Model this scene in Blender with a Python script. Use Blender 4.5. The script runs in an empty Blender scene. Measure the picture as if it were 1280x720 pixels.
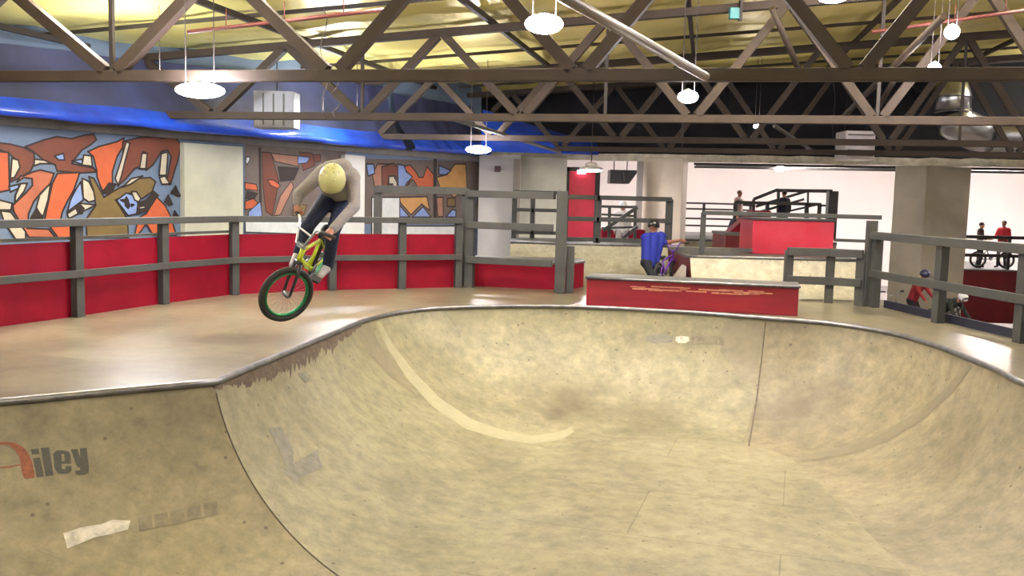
import bpy, bmesh, math, random
from mathutils import Vector, Matrix, Euler, noise as mnoise
from mathutils.bvhtree import BVHTree
random.seed(7)
S = bpy.context.scene
COL = S.collection
PI = math.pi

# ------------------------------------------------------------------ camera
FPX = 1150.0; EYE = Vector((0, 0, 1.5)); PITCH = math.atan(115 / FPX); ROLL = 0.025
Fw = Vector((0, math.cos(PITCH), -math.sin(PITCH)))
U0 = Vector((0, math.sin(PITCH), math.cos(PITCH))); R0 = Vector((1, 0, 0))
Rt = R0 * math.cos(ROLL) + U0 * math.sin(ROLL)
Up = U0 * math.cos(ROLL) - R0 * math.sin(ROLL)
cd = bpy.data.cameras.new('camera'); cam = bpy.data.objects.new('camera', cd); COL.objects.link(cam)
mw = Matrix((Rt, Up, -Fw)).transposed().to_4x4(); mw.translation = EYE
cam.matrix_world = mw
cd.sensor_width = 36; cd.lens = 36 * FPX / 1280; cd.clip_start = 0.05; cd.clip_end = 200
S.camera = cam

def ray(px, py):
    return Fw * FPX + Rt * (px - 640) - Up * (py - 360)
def UZ(px, py, z=0.0):            # point of the plane z seen at a pixel of the photograph
    d = ray(px, py); return EYE + d * ((z - EYE.z) / d.z)
def UY(px, py, Y):                # point at distance Y
    d = ray(px, py); return EYE + d * (Y / d.y)
def UP(px, py, p0, n):            # point of a vertical plane
    d = ray(px, py); n = Vector(n); return EYE + d * ((Vector(p0) - EYE).dot(n) / d.dot(n))

# ------------------------------------------------------------------ materials
MC = {}
def M(name, col, rough=0.6, metal=0.0, nscale=0, namt=0.0, bump=0.0, emit=None, estr=0, stretch=(1, 1, 1), spec=0.5, bscale=None, col2=None):
    if name in MC: return MC[name]
    m = bpy.data.materials.new(name); m.use_nodes = True; nt = m.node_tree; b = nt.nodes['Principled BSDF']
    b.inputs['Base Color'].default_value = (*col, 1); b.inputs['Roughness'].default_value = rough
    b.inputs['Metallic'].default_value = metal; b.inputs['Specular IOR Level'].default_value = spec
    if emit:
        b.inputs['Emission Color'].default_value = (*emit, 1); b.inputs['Emission Strength'].default_value = estr
    if nscale:
        tc = nt.nodes.new('ShaderNodeTexCoord'); mp = nt.nodes.new('ShaderNodeMapping'); mp.inputs['Scale'].default_value = stretch
        nt.links.new(tc.outputs['Object'], mp.inputs[0])
        n = nt.nodes.new('ShaderNodeTexNoise'); n.inputs['Scale'].default_value = nscale; n.inputs['Detail'].default_value = 6; n.inputs['Roughness'].default_value = .65
        nt.links.new(mp.outputs[0], n.inputs['Vector'])
        r = nt.nodes.new('ShaderNodeValToRGB'); r.color_ramp.elements[0].position = .3; r.color_ramp.elements[1].position = .7
        c2 = col2 or tuple(min(1, c * (1 + namt)) for c in col)
        r.color_ramp.elements[0].color = (*[c * (1 - namt) for c in col], 1) if not col2 else (*col, 1)
        r.color_ramp.elements[1].color = (*c2, 1)
        nt.links.new(n.outputs['Fac'], r.inputs[0]); nt.links.new(r.outputs[0], b.inputs['Base Color'])
        if bump:
            bn = nt.nodes.new('ShaderNodeBump'); bn.inputs['Strength'].default_value = bump; bn.inputs['Distance'].default_value = .05
            src = n
            if bscale:
                src = nt.nodes.new('ShaderNodeTexNoise'); src.inputs['Scale'].default_value = bscale; src.inputs['Detail'].default_value = 4
                nt.links.new(mp.outputs[0], src.inputs['Vector'])
            nt.links.new(src.outputs['Fac'], bn.inputs['Height']); nt.links.new(bn.outputs[0], b.inputs['Normal'])
    MC[name] = m; return m

def wood_mat(name, a, bcol, dark, rough=.5, sheet=True, grime=0.5, seamrot=0.0, offset=(0, 0, 0), sw=1.0, bc=(.84, 1.05), bmp=.12, fl=.56):
    """worn skate ply: mottled tone, sheet seams, tyre smears, small screw dots"""
    m = bpy.data.materials.new(name); m.use_nodes = True; nt = m.node_tree; N = nt.nodes; L = nt.links
    b = N['Principled BSDF']; b.inputs['Roughness'].default_value = rough
    tc = N.new('ShaderNodeTexCoord')
    def noise(sc, det=5, ro=.6, st=(1, 1, 1), rot=0):
        mp = N.new('ShaderNodeMapping'); mp.inputs['Scale'].default_value = st; mp.inputs['Rotation'].default_value = (0, 0, rot); mp.inputs['Location'].default_value = offset
        L.new(tc.outputs['Object'], mp.inputs[0])
        n = N.new('ShaderNodeTexNoise'); n.inputs['Scale'].default_value = sc; n.inputs['Detail'].default_value = det; n.inputs['Roughness'].default_value = ro
        L.new(mp.outputs[0], n.inputs['Vector']); return n
    def ramp(src, p0, p1, c0, c1):
        r = N.new('ShaderNodeValToRGB'); r.color_ramp.elements[0].position = p0; r.color_ramp.elements[1].position = p1
        r.color_ramp.elements[0].color = (*c0, 1); r.color_ramp.elements[1].color = (*c1, 1); L.new(src, r.inputs[0]); return r
    def mix(fac, c1, c2, mode='MIX'):
        x = N.new('ShaderNodeMix'); x.data_type = 'RGBA'; x.blend_type = mode
        if isinstance(fac, float): x.inputs[0].default_value = fac
        else: L.new(fac, x.inputs[0])
        for s, v in ((6, c1), (7, c2)):
            if isinstance(v, tuple): x.inputs[s].default_value = (*v, 1)
            else: L.new(v, x.inputs[s])
        return x.outputs[2]
    base = ramp(noise(0.9).outputs['Fac'], .32, .68, a, bcol).outputs[0]
    fine = ramp(noise(7, 8, .75).outputs['Fac'], .3, .72, (fl, fl, fl), (1.15, 1.15, 1.13)).outputs[0]
    c = mix(1.0, base, fine, 'MULTIPLY')
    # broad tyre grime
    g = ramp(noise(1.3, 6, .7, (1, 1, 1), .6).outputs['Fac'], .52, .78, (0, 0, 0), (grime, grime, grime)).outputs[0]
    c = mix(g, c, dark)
    # long scuffs in two directions
    for st, rot, w in (((1.0, 9, 1), .5, .4), ((1.0, 11, 1), -.9, .35)):
        g = ramp(noise(1.7, 5, .7, st, rot).outputs['Fac'], .62, .74, (0, 0, 0), (w * sw, w * sw, w * sw)).outputs[0]
        c = mix(g, c, dark)
    # screw dots and chips
    for sc, sz in ((5.5, .06), (3.1, .035)):
        v = N.new('ShaderNodeTexVoronoi'); v.inputs['Scale'].default_value = sc; L.new(tc.outputs['Object'], v.inputs['Vector'])
        g = ramp(v.outputs['Distance'], sz, sz * 1.6, (.6, .6, .6), (0, 0, 0)).outputs[0]
        c = mix(g, c, (dark[0] * .5, dark[1] * .35, dark[2] * .35))
    if sheet:
        mp = N.new('ShaderNodeMapping'); mp.inputs['Rotation'].default_value = (0, 0, seamrot); L.new(tc.outputs['Object'], mp.inputs[0])
        br = N.new('ShaderNodeTexBrick'); br.inputs['Scale'].default_value = 1; br.inputs['Brick Width'].default_value = 2.44; br.inputs['Row Height'].default_value = 1.22
        br.inputs['Mortar Size'].default_value = .006; br.inputs['Color1'].default_value = (bc[0], bc[0], bc[0], 1); br.inputs['Color2'].default_value = (bc[1], bc[1], bc[1] * .98, 1)
        br.inputs['Mortar'].default_value = (.66, .63, .58, 1); L.new(mp.outputs[0], br.inputs['Vector'])
        c = mix(1.0, c, br.outputs['Color'], 'MULTIPLY')
    L.new(c, b.inputs['Base Color'])
    rr = N.new('ShaderNodeMapRange'); rr.inputs[3].default_value = rough - (.12 if bmp > .05 else .02); rr.inputs[4].default_value = rough + (.2 if bmp > .05 else .06)
    L.new(noise(4).outputs['Fac'], rr.inputs[0]); L.new(rr.outputs[0], b.inputs['Roughness'])
    bn = N.new('ShaderNodeBump'); bn.inputs['Strength'].default_value = bmp; bn.inputs['Distance'].default_value = .02
    L.new(noise(2.5).outputs['Fac'], bn.inputs['Height']); L.new(bn.outputs[0], b.inputs['Normal'])
    MC[name] = m; return m

LW = (.185, .168, .100); LW2 = (.272, .250, .158); DK = (.075, .062, .043)
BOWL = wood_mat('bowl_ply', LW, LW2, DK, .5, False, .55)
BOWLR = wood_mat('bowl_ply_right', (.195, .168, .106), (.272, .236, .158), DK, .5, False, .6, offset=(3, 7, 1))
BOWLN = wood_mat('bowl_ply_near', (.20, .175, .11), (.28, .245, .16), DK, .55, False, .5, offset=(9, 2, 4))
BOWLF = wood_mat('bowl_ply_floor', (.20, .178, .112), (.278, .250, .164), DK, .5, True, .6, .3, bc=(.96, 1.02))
DECK = wood_mat('deck_ply', (.120, .104, .068), (.205, .182, .122), (.07, .060, .043), .28, True, .75, .35, sw=0.25, bmp=.0, fl=.68, bc=(.80, 1.05))
RAMP = wood_mat('ramp_ply', (.28, .26, .19), (.38, .355, .27), DK, .5, False, .35)
GREY = M('grey_paint', (0.03948, 0.04116, 0.04032), .55, 0, 5, .2, .05)
GREYL = M('worn_grey_paint', (0.0882, 0.0882, 0.084), .5, 0, 6, .25, .05)
RED = M('red_paint', (0.1764, 0.000252, 0.01176), .6, 0, 3, .15, .05, spec=.2)
REDB = M('bright_red_paint', (.62, .015, .05), .5, 0, 2, .12)
REDD = M('dark_red_paint', (0.126, 0.00168, 0.00672), .5, 0, 3, .25)
STEEL = M('worn_steel', (.20, .20, .22), .38, .9, 8, .3)
GALV = M('galvanised_metal', (.62, .64, .66), .28, 1, 3, .15)
TRUSS = M('brown_steel', (0.03646, 0.02292, 0.0151), .7, .0, 3, .25, .05)
DARKB = M('dark_brown_steel', (0.02352, 0.0168, 0.01512), .6, 0, 3, .25)
WHITE = M('white_wall_paint', (.72, .72, .68), .7, 0, 1.2, .08)
CREAM = M('cream_plaster', (0.504, 0.504, 0.4032), .7, 0, 1.5, .12)
COLG = M('grey_beige_plaster', (0.3864, 0.3528, 0.2856), .75, 0, .8, .15)
BLACK = M('black_curtain', (.006, .006, .010), .9, 0, 2, .5)
NAVY = M('navy_paint', (.006, .007, .022), .6, 0, 3, .3)
YEL = M('yellow_insulation_foil', (.88, .72, .17), .36, .3, .9, .0, .9, stretch=(1, .35, 1), bscale=2.2, col2=(1.0, .90, .34))
TARP = M('blue_tarpaulin_lit', (.015, .03, .22), .22, .0, .5, .0, .35, stretch=(1, 1, .5), bscale=1.3, col2=(.02, .11, .85))  # lamp glow on the tarpaulin put into a brighter blue
TARPU = M('blue_tarpaulin_shaded', (.018, .022, .045), .5, 0, .8, .0, .3, stretch=(1, 1, .4), bscale=2, col2=(.05, .06, .17))  # same tarpaulin above the hem, its dimness put into a darker colour
CONC = M('concrete_floor', (.30, .28, .27), .6, 0, 1, .15)
LAMPM = M('lamp_glow', (1, 1, 1), .5, emit=(1, .93, .97), estr=62)
LAMPF = M('far_lamp_glow', (1, 1, 1), .5, emit=(1, .90, .88), estr=130)

# ------------------------------------------------------------------ mesh helpers
def box(bm, lo, hi, mat=0):
    vs = [bm.verts.new((x, y, z)) for x in (lo[0], hi[0]) for y in (lo[1], hi[1]) for z in (lo[2], hi[2])]
    for f in ((0, 1, 3, 2), (4, 6, 7, 5), (0, 4, 5, 1), (2, 3, 7, 6), (0, 2, 6, 4), (1, 5, 7, 3)):
        bm.faces.new([vs[i] for i in f]).material_index = mat
def obox(bm, c, ax, ay, az, hx, hy, hz, mat=0):
    c = Vector(c); vs = [bm.verts.new(c + ax * (hx * i) + ay * (hy * j) + az * (hz * k)) for i in (-1, 1) for j in (-1, 1) for k in (-1, 1)]
    for f in ((0, 1, 3, 2), (4, 6, 7, 5), (0, 4, 5, 1), (2, 3, 7, 6), (0, 2, 6, 4), (1, 5, 7, 3)):
        bm.faces.new([vs[i] for i in f]).material_index = mat
def bar(bm, p, q, w, h=None, upv=(0, 0, 1), mat=0):       # rectangular bar from p to q
    p = Vector(p); q = Vector(q); h = h or w; d = (q - p); l = d.length
    if l < 1e-6: return
    d /= l; u = Vector(upv); s = d.cross(u)
    if s.length < 1e-3: s = d.cross(Vector((0, 1, 0)))
    s.normalize(); u = s.cross(d).normalized()
    obox(bm, (p + q) / 2, d, s, u, l / 2, w / 2, h / 2, mat)
def tube(bm, pts, r, seg=10, cap=True, mat=0):
    pts = [Vector(p) for p in pts]; rings = []
    rr = r if isinstance(r, (list, tuple)) else [r] * len(pts)
    prev = None
    for i, p in enumerate(pts):
        d = (pts[min(i + 1, len(pts) - 1)] - pts[max(i - 1, 0)]).normalized()
        if prev is None:
            a = d.orthogonal().normalized()
        else:
            a = (prev - d * prev.dot(d)); a = a.normalized() if a.length > 1e-5 else d.orthogonal().normalized()
        prev = a; b = d.cross(a)
        rings.append([bm.verts.new(p + (a * math.cos(t * 2 * PI / seg) + b * math.sin(t * 2 * PI / seg)) * rr[i]) for t in range(seg)])
    for i in range(len(rings) - 1):
        for t in range(seg):
            f = bm.faces.new((rings[i][t], rings[i][(t + 1) % seg], rings[i + 1][(t + 1) % seg], rings[i + 1][t])); f.smooth = True; f.material_index = mat
    if cap:
        bm.faces.new(rings[0][::-1]).material_index = mat; bm.faces.new(rings[-1]).material_index = mat
def ring(bm, c, n, R, r, seg=40, sub=10, sx=1.0, mat=0):   # torus; sx stretches the section along the axle
    c = Vector(c); n = Vector(n).normalized(); a = n.orthogonal().normalized(); b = n.cross(a); g = []
    for i in range(seg):
        t = i * 2 * PI / seg; rad = a * math.cos(t) + b * math.sin(t)
        g.append([bm.verts.new(c + rad * (R + r * math.cos(u * 2 * PI / sub)) + n * (r * sx * math.sin(u * 2 * PI / sub))) for u in range(sub)])
    for i in range(seg):
        for u in range(sub):
            f = bm.faces.new((g[i][u], g[(i + 1) % seg][u], g[(i + 1) % seg][(u + 1) % sub], g[i][(u + 1) % sub])); f.smooth = True; f.material_index = mat
def ball(bm, c, r, seg=16, rings=10, mat=0, axes=None):
    c = Vector(c); rx, ry, rz = (r, r, r) if not isinstance(r, (tuple, list)) else r
    ax = axes or (Vector((1, 0, 0)), Vector((0, 1, 0)), Vector((0, 0, 1)))
    g = []
    for i in range(1, rings):
        th = PI * i / rings
        g.append([bm.verts.new(c + ax[0] * (rx * math.sin(th) * math.cos(2 * PI * j / seg)) + ax[1] * (ry * math.sin(th) * math.sin(2 * PI * j / seg)) + ax[2] * (rz * math.cos(th))) for j in range(seg)])
    t = bm.verts.new(c + ax[2] * rz); b = bm.verts.new(c - ax[2] * rz)
    fs = []
    for j in range(seg):
        fs.append(bm.faces.new((t, g[0][j], g[0][(j + 1) % seg]))); fs.append(bm.faces.new((b, g[-1][(j + 1) % seg], g[-1][j])))
        for i in range(len(g) - 1): fs.append(bm.faces.new((g[i][j], g[i + 1][j], g[i + 1][(j + 1) % seg], g[i][(j + 1) % seg])))
    for f in fs: f.smooth = True; f.material_index = mat
def prism(bm, pts, z0, z1, mat=0):
    a = [bm.verts.new((p[0], p[1], z0)) for p in pts]; b = [bm.verts.new((p[0], p[1], z1)) for p in pts]; n = len(pts)
    bm.faces.new(a[::-1]).material_index = mat; bm.faces.new(b).material_index = mat
    for i in range(n): bm.faces.new((a[i], a[(i + 1) % n], b[(i + 1) % n], b[i])).material_index = mat
def obj(name, bm, mats, parent=None, bevel=0, recalc=True):
    if recalc: bmesh.ops.recalc_face_normals(bm, faces=bm.faces)
    me = bpy.data.meshes.new(name); bm.to_mesh(me); bm.free()
    for m in (mats if isinstance(mats, (list, tuple)) else [mats]): me.materials.append(m)
    o = bpy.data.objects.new(name, me); COL.objects.link(o)
    if parent: o.parent = parent; o.matrix_parent_inverse = Matrix.Translation(-parent.location)
    if bevel:
        md = o.modifiers.new('bevel', 'BEVEL'); md.width = bevel; md.segments = 2; md.limit_method = 'ANGLE'
    return o
def thing(name, label, cat, loc=(0, 0, 0), group=None):
    o = bpy.data.objects.new(name, None); COL.objects.link(o); o.location = loc; o['label'] = label; o['category'] = cat
    o.empty_display_size = .1
    if group: o['group'] = group
    return o
def tag(o, label, cat, group=None, kind=None):
    o['label'] = label; o['category'] = cat
    if group: o['group'] = group
    if kind: o['kind'] = kind
    return o
def struct(o, label=None):
    o['kind'] = 'structure'
    if label: o['label'] = label
    return o
def NB(): return bmesh.new()

# ------------------------------------------------------------------ BOWL
D = 1.25; PHI = math.radians(77); NT = 22
def v2(p): return Vector((p[0], p[1]))
C_hip = v2(UZ(268, 480)); 
C_l0 = v2(UZ(0, 505))
dirn = (C_l0 - C_hip).normalized()
C_far = C_hip + dirn * 5.0
def cr(pts, n=10):            # Catmull-Rom through 4-vectors
    out = []
    P = [pts[0] * 2 - pts[1]] + pts + [pts[-1] * 2 - pts[-2]]
    for i in range(1, len(P) - 2):
        for k in range(n):
            t = k / n; a, b, c, d = P[i - 1], P[i], P[i + 1], P[i + 2]
            out.append(.5 * ((2 * b) + (c - a) * t + (2 * a - 5 * b + 4 * c - d) * t * t + (3 * b - a - 3 * c + d) * t ** 3))
    out.append(pts[-1]); return out
def V4(c, q): return Vector((c[0], c[1], q[0], q[1]))
Q_hip = C_hip + Vector((1.60, -1.12))
near_n = Vector((-dirn.y, dirn.x)); 
if near_n.y > 0: near_n = -near_n
secN = [V4(C_far, C_far + near_n * 1.5), V4(C_hip, Q_hip)]
C_s1 = v2(UZ(452, 403)); Q_s1 = Vector((.70, 10.35))
C_mid = C_hip.lerp(C_s1, .5)
secL = [V4(C_hip, Q_hip), V4(C_hip.lerp(C_s1, .33), Q_hip.lerp(Q_s1, .30) + Vector((.10, -.15))), V4(C_hip.lerp(C_s1, .68), Q_hip.lerp(Q_s1, .64) + Vector((.12, -.15))), V4(C_s1, Q_s1)]
secA = [V4(C_s1, Q_s1), V4(v2(UZ(482, 395)), (.95, 10.48)), V4(v2(UZ(520, 389)), (1.2, 10.52)), V4(v2(UZ(560, 386)), (1.42, 10.52)), V4(v2(UZ(640, 384)), (1.75, 10.50)),
        V4(v2(UZ(730, 385)), (2.05, 10.45)), V4(v2(UZ(850, 391)), (2.38, 10.38)), V4(v2(UZ(957, 399)), (2.65, 10.28))]
secB = [V4(v2(UZ(957, 399)), (2.65, 10.28)), V4(v2(UZ(1040, 406)), (2.85, 10.12)), V4(v2(UZ(1110, 417)), (3.0, 9.9)), V4(v2(UZ(1165, 432)), (3.06, 9.7)), V4(v2(UZ(1215, 451)), (3.08, 9.45))]
C_e = v2(UZ(1280, 481))
secR = [V4(v2(UZ(1215, 451)), (3.08, 9.45)), V4(v2(UZ(1250, 466)), (3.08, 8.7)), V4(C_e, (3.06, 7.9)), V4((4.5, 6.4), (3.02, 6.3)), V4((4.45, 4.6), (2.95, 4.6))]
secZ = [V4((4.45, 4.6), (2.95, 4.6)), V4((4.2, 3.0), (2.7, 3.7)), V4((3.2, 2.1), (2.1, 3.4)), V4((0, 1.8), (0, 3.3)), V4((-3.2, 1.8), (-3.0, 3.2)), V4(C_far + Vector((-.1, -3.0)), (C_far.x + 1.2, 3.3)), V4(C_far, C_far + near_n * 1.5)]
def profile(t):
    ph = PHI * (1 - t); return math.sin(ph) / math.sin(PHI), -D + D * (1 - math.cos(ph)) / (1 - math.cos(PHI))
bowl = thing('skate_bowl', 'deep wooden skate bowl of worn pale plywood sunk in the deck, with steel coping', 'skate bowl', (1, 7, -D))
panels = []
def panel(sec, mat, n=14, label=None):
    ss = cr(sec, n); bm = NB(); g = []
    for s in ss:
        row = []
        for j in range(NT + 1):
            u, z = profile(j / NT)
            row.append(bm.verts.new((s[2] + (s[0] - s[2]) * u, s[3] + (s[1] - s[3]) * u, z)))
        g.append(row)
    for i in range(len(g) - 1):
        for j in range(NT):
            f = bm.faces.new((g[i][j], g[i][j + 1], g[i + 1][j + 1], g[i + 1][j])); f.smooth = True
    bmesh.ops.remove_doubles(bm, verts=bm.verts, dist=1e-5)
    bmesh.ops.recalc_face_normals(bm, faces=bm.faces)
    # face normals up
    if sum(f.normal.z * f.calc_area() for f in bm.faces) < 0: bmesh.ops.reverse_faces(bm, faces=bm.faces)
    o = obj('transition_panel', bm, mat, bowl, recalc=False)
    if label: o['label'] = label
    panels.append(o); return ss
sN = panel(secN, BOWLN, 24, 'darker facing panel left of the hip')
sL = panel(secL, BOWL, 10); sA = panel(secA, BOWL, 8); sB = panel(secB, BOWLR, 8); sR = panel(secR, BOWLR, 8); sZ = panel(secZ, BOWLN, 8)
allS = sN[:-1] + sL[:-1] + sA[:-1] + sB[:-1] + sR[:-1] + sZ[:-1]
bm = NB()
fv = [bm.verts.new((s[2], s[3], -D)) for s in allS]
es = [bm.edges.new((fv[i], fv[(i + 1) % len(fv)])) for i in range(len(fv))]
bmesh.ops.triangle_fill(bm, edges=es, use_beauty=True)
for f in bm.faces:
    if f.normal.z < 0: f.normal_flip()
fl = obj('floor_panel', bm, BOWLF, bowl, recalc=False); panels.append(fl)
# coping
bm = NB(); cp = [Vector((s[0], s[1], .012)) for s in allS]; tube(bm, cp + [cp[0]], .030, 8, False)
obj('coping', bm, STEEL, bowl)['label'] = 'round steel coping along the lip'

# BVH of the bowl for stickers and stains
def bvh_of(objs):
    vs = []; fs = []
    for o in objs:
        k = len(vs); vs += [v.co.copy() for v in o.data.vertices]; fs += [[k + i for i in p.vertices] for p in o.data.polygons]
    return BVHTree.FromPolygons(vs, fs)
# children meshes hold world coordinates (parent inverse cancels the empty's location)
BV = bvh_of(panels)
def tess(poly, step):
    bm = NB(); vs = [bm.verts.new((p[0], p[1], 0)) for p in poly]; bm.faces.new(vs).normal_update()
    bmesh.ops.triangulate(bm, faces=bm.faces)
    for _ in range(5):
        ee = [e for e in bm.edges if e.calc_length() > step]
        if not ee: break
        bmesh.ops.subdivide_edges(bm, edges=ee, cuts=1); bmesh.ops.triangulate(bm, faces=bm.faces)
    return bm
def decal(name, polys, mat, off=.004, step=9, bv=BV, parent=bowl, label=None):
    out = NB()
    for poly in polys:
        t = tess(poly, step); mp = {}
        ok = True
        for v in t.verts:
            h = bv.ray_cast(EYE, ray(v.co.x, v.co.y).normalized())
            if h[0] is None: mp[v] = None; continue
            n = h[1] if h[1].z > 0 else -h[1]
            mp[v] = out.verts.new(h[0] + n * off)
        for f in t.faces:
            q = [mp[v] for v in f.verts]
            if None not in q: out.faces.new(q)
        t.free()
    for f in out.faces: f.smooth = True
    bmesh.ops.recalc_face_normals(out, faces=out.faces)
    if sum(f.normal.z for f in out.faces) < 0: bmesh.ops.reverse_faces(out, faces=out.faces)
    o = obj(name, out, mat, parent, recalc=False)
    if label: o['label'] = label
    return o
def CR(pts, ox, oy, s): return [(ox + x / s, oy + y / s) for x, y in pts]
LG = M('sticker_grey', (.05, .05, .044), .6, 0, 60, .3); OR = M('sticker_orange', (.20, .06, .026), .6, 0, 40, .4)
c8 = lambda p: CR(p, 0, 530, 8)
decal('sticker_lettering', [c8(p) for p in (
    [(305, 255), (385, 245), (395, 300), (320, 310)], [(330, 345), (400, 335), (440, 525), (365, 535)],
    [(405, 240), (490, 235), (535, 515), (455, 525)],
    [(530, 300), (560, 270), (614, 263), (617, 500), (570, 488), (545, 440)], [(612, 263), (690, 278), (705, 310), (708, 372), (647, 374), (640, 302), (614, 302)],
    [(614, 374), (709, 372), (709, 398), (616, 400)], [(616, 448), (650, 456), (655, 425), (713, 420), (715, 470), (680, 495), (616, 500)],
    [(705, 255), (775, 250), (803, 340), (797, 245), (865, 240), (890, 440), (885, 490), (850, 508), (760, 510), (750, 470), (800, 465), (800, 440), (770, 430)])],
    LG, label='grey letters i l e y of the shop logo')
decal('sticker_horn', [c8([(-60, 190), (0, 183), (80, 180), (150, 190), (230, 230), (280, 290), (320, 380), (350, 500), (340, 545), (240, 545), (215, 470), (195, 330), (150, 260), (80, 207), (0, 207), (-60, 215)]),
    c8([(-40, 432), (70, 425), (200, 403), (202, 415), (80, 440), (-40, 446)])], OR, label='orange curved letter of the shop logo')
OLDW = M('scraped_white', (.42, .40, .35), .7, 0, 12, .4); SMG = M('faded_smudge', (.15, .13, .09), .6, 0, 12, .3); SMG2 = M('grey_smudge', (.155, .148, .12), .6, 0, 9, .3)
BURN = M('burnt_ply', (.085, .060, .042), .7, 0, 14, .5)
decal('scraped_sticker', [[(79, 667), (100, 660), (128, 655), (140, 650), (163, 651), (160, 662), (140, 668), (118, 672), (100, 680), (84, 686)]], OLDW, step=12)
decal('faded_lettering', [[(x, y), (x + 17, y - 4), (x + 19, y + 13), (x + 2, y + 16)] for x, y in ((172, 648), (192, 644), (212, 640), (233, 635), (254, 630))], SMG, step=12)
decal('scraped_sticker', [[(845, 421), (852, 420), (861, 421), (862, 426), (857, 429), (848, 429), (844, 426)]], OLDW, step=5)
decal('faded_lettering', [[(864, 421), (880, 420), (896, 421), (897, 431), (866, 431)], [(899, 421), (905, 421), (905, 432), (899, 432)]], SMG, step=8)
decal('smudge', [[(809, 420), (825, 417), (842, 421), (840, 428), (820, 430), (808, 427)]], SMG2, step=8)
c2 = lambda p: CR(p, 200, 440, 2.37)
for q_ in ([(320, 227), (358, 222), (380, 260), (396, 300), (392, 338), (370, 340), (352, 290)], [(357, 352), (400, 330), (468, 288), (472, 320), (480, 342), (440, 360), (400, 385)], [(405, 62), (430, 60), (445, 85), (430, 92)]):
    decal('tape_mark', [c2(q_)], SMG2, step=10)
up_e = []; lo_e = []
rng = random.Random(3)
for k in range(161):
    t = k / 160; x = 264 + t * (452 - 264)
    y = 479 + (403 - 479) * t + 3 if x > 268 else 481
    wdt = (4 + 26 * math.sin(PI * min(1, t * 1.03)) ** .8) * (.62 + .45 * mnoise.noise(Vector((k * .09, 0, 0))) + .55 * mnoise.noise(Vector((k * .45, 3, 0))) + .1 * rng.random())
    up_e.append((x, y)); lo_e.append((x + 1, y + wdt))
decal('burnt_edge', [[up_e[k], up_e[k + 1], lo_e[k + 1], lo_e[k]] for k in range(160)], BURN, off=.003, step=14, label='scorched brown ply peeling under the coping')
# joint strips between the curved sections
LJ = M('joint_ply_light', (.27, .25, .165), .5, 0, 8, .1); DJ = M('joint_ply_dark', (.165, .143, .095), .5, 0, 8, .15)
def strip(a, w): # band polygon from a centre line in pixels with per point width
    L_ = []; R_ = []
    for i, p in enumerate(a):
        q0 = Vector(a[max(i - 1, 0)][:2]); q1 = Vector(a[min(i + 1, len(a) - 1)][:2]); d = (q1 - q0).normalized(); n = Vector((-d.y, d.x)); ww = w[i] / 2
        L_.append(Vector(p) + n * ww); R_.append(Vector(p) - n * ww)
    return [[tuple(L_[i]), tuple(L_[i + 1]), tuple(R_[i + 1]), tuple(R_[i])] for i in range(len(a) - 1)]
decal('joint_strip', strip([(472, 402), (487, 432), (512, 468), (545, 503), (585, 530), (625, 543), (665, 550), (700, 545), (716, 537)], [5, 8, 12, 14, 14, 12, 10, 10, 7]), LJ, .003, 16)
decal('joint_strip', strip([(452, 408), (470, 440), (495, 470), (520, 495)], [20, 18, 10, 2]), DJ, .003, 16)
decal('joint_strip', strip([(1213, 455), (1185, 490), (1150, 520), (1105, 547), (1060, 563), (1000, 574)], [8, 10, 12, 13, 11, 7]), DJ, .003, 16)
decal('worn_ply_patch', [[(905, 402), (955, 402), (951, 440), (945, 480), (925, 478), (915, 455), (900, 440)]], DJ, .002, 12, label='darker replaced ply beside the joint')

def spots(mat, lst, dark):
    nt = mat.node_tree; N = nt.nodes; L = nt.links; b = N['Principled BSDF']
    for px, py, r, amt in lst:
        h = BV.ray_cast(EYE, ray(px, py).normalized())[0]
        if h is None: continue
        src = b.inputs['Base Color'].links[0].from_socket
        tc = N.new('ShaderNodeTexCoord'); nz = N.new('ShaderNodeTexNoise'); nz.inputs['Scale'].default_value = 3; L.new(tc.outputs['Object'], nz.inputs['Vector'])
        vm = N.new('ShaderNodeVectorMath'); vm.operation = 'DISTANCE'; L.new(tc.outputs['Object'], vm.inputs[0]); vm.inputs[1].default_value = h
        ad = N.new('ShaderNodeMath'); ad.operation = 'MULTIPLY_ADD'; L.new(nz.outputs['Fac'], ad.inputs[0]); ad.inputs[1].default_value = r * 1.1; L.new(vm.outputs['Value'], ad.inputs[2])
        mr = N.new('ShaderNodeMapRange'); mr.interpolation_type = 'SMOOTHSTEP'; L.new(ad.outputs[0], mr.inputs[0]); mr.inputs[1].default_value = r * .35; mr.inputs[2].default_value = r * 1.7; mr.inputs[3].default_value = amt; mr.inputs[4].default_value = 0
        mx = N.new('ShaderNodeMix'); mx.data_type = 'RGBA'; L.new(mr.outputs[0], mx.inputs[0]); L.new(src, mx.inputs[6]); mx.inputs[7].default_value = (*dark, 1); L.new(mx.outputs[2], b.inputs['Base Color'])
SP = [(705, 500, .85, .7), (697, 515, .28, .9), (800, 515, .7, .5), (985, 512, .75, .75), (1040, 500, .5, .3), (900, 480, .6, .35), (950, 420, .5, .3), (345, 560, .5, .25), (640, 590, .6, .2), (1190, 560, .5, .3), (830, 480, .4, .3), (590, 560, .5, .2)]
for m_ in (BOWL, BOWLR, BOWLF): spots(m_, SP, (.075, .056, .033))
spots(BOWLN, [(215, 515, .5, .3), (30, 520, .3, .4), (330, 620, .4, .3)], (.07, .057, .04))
GAPM = M('joint_gap', (.07, .058, .04), .7, 0, 20, .3)
decal('joint_line', strip([(957, 403), (953, 440), (946, 500), (936, 558)], [1.6, 1.8, 2, 2.2]), GAPM, .003, 14, label='dark joint between two curved sections')
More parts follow.
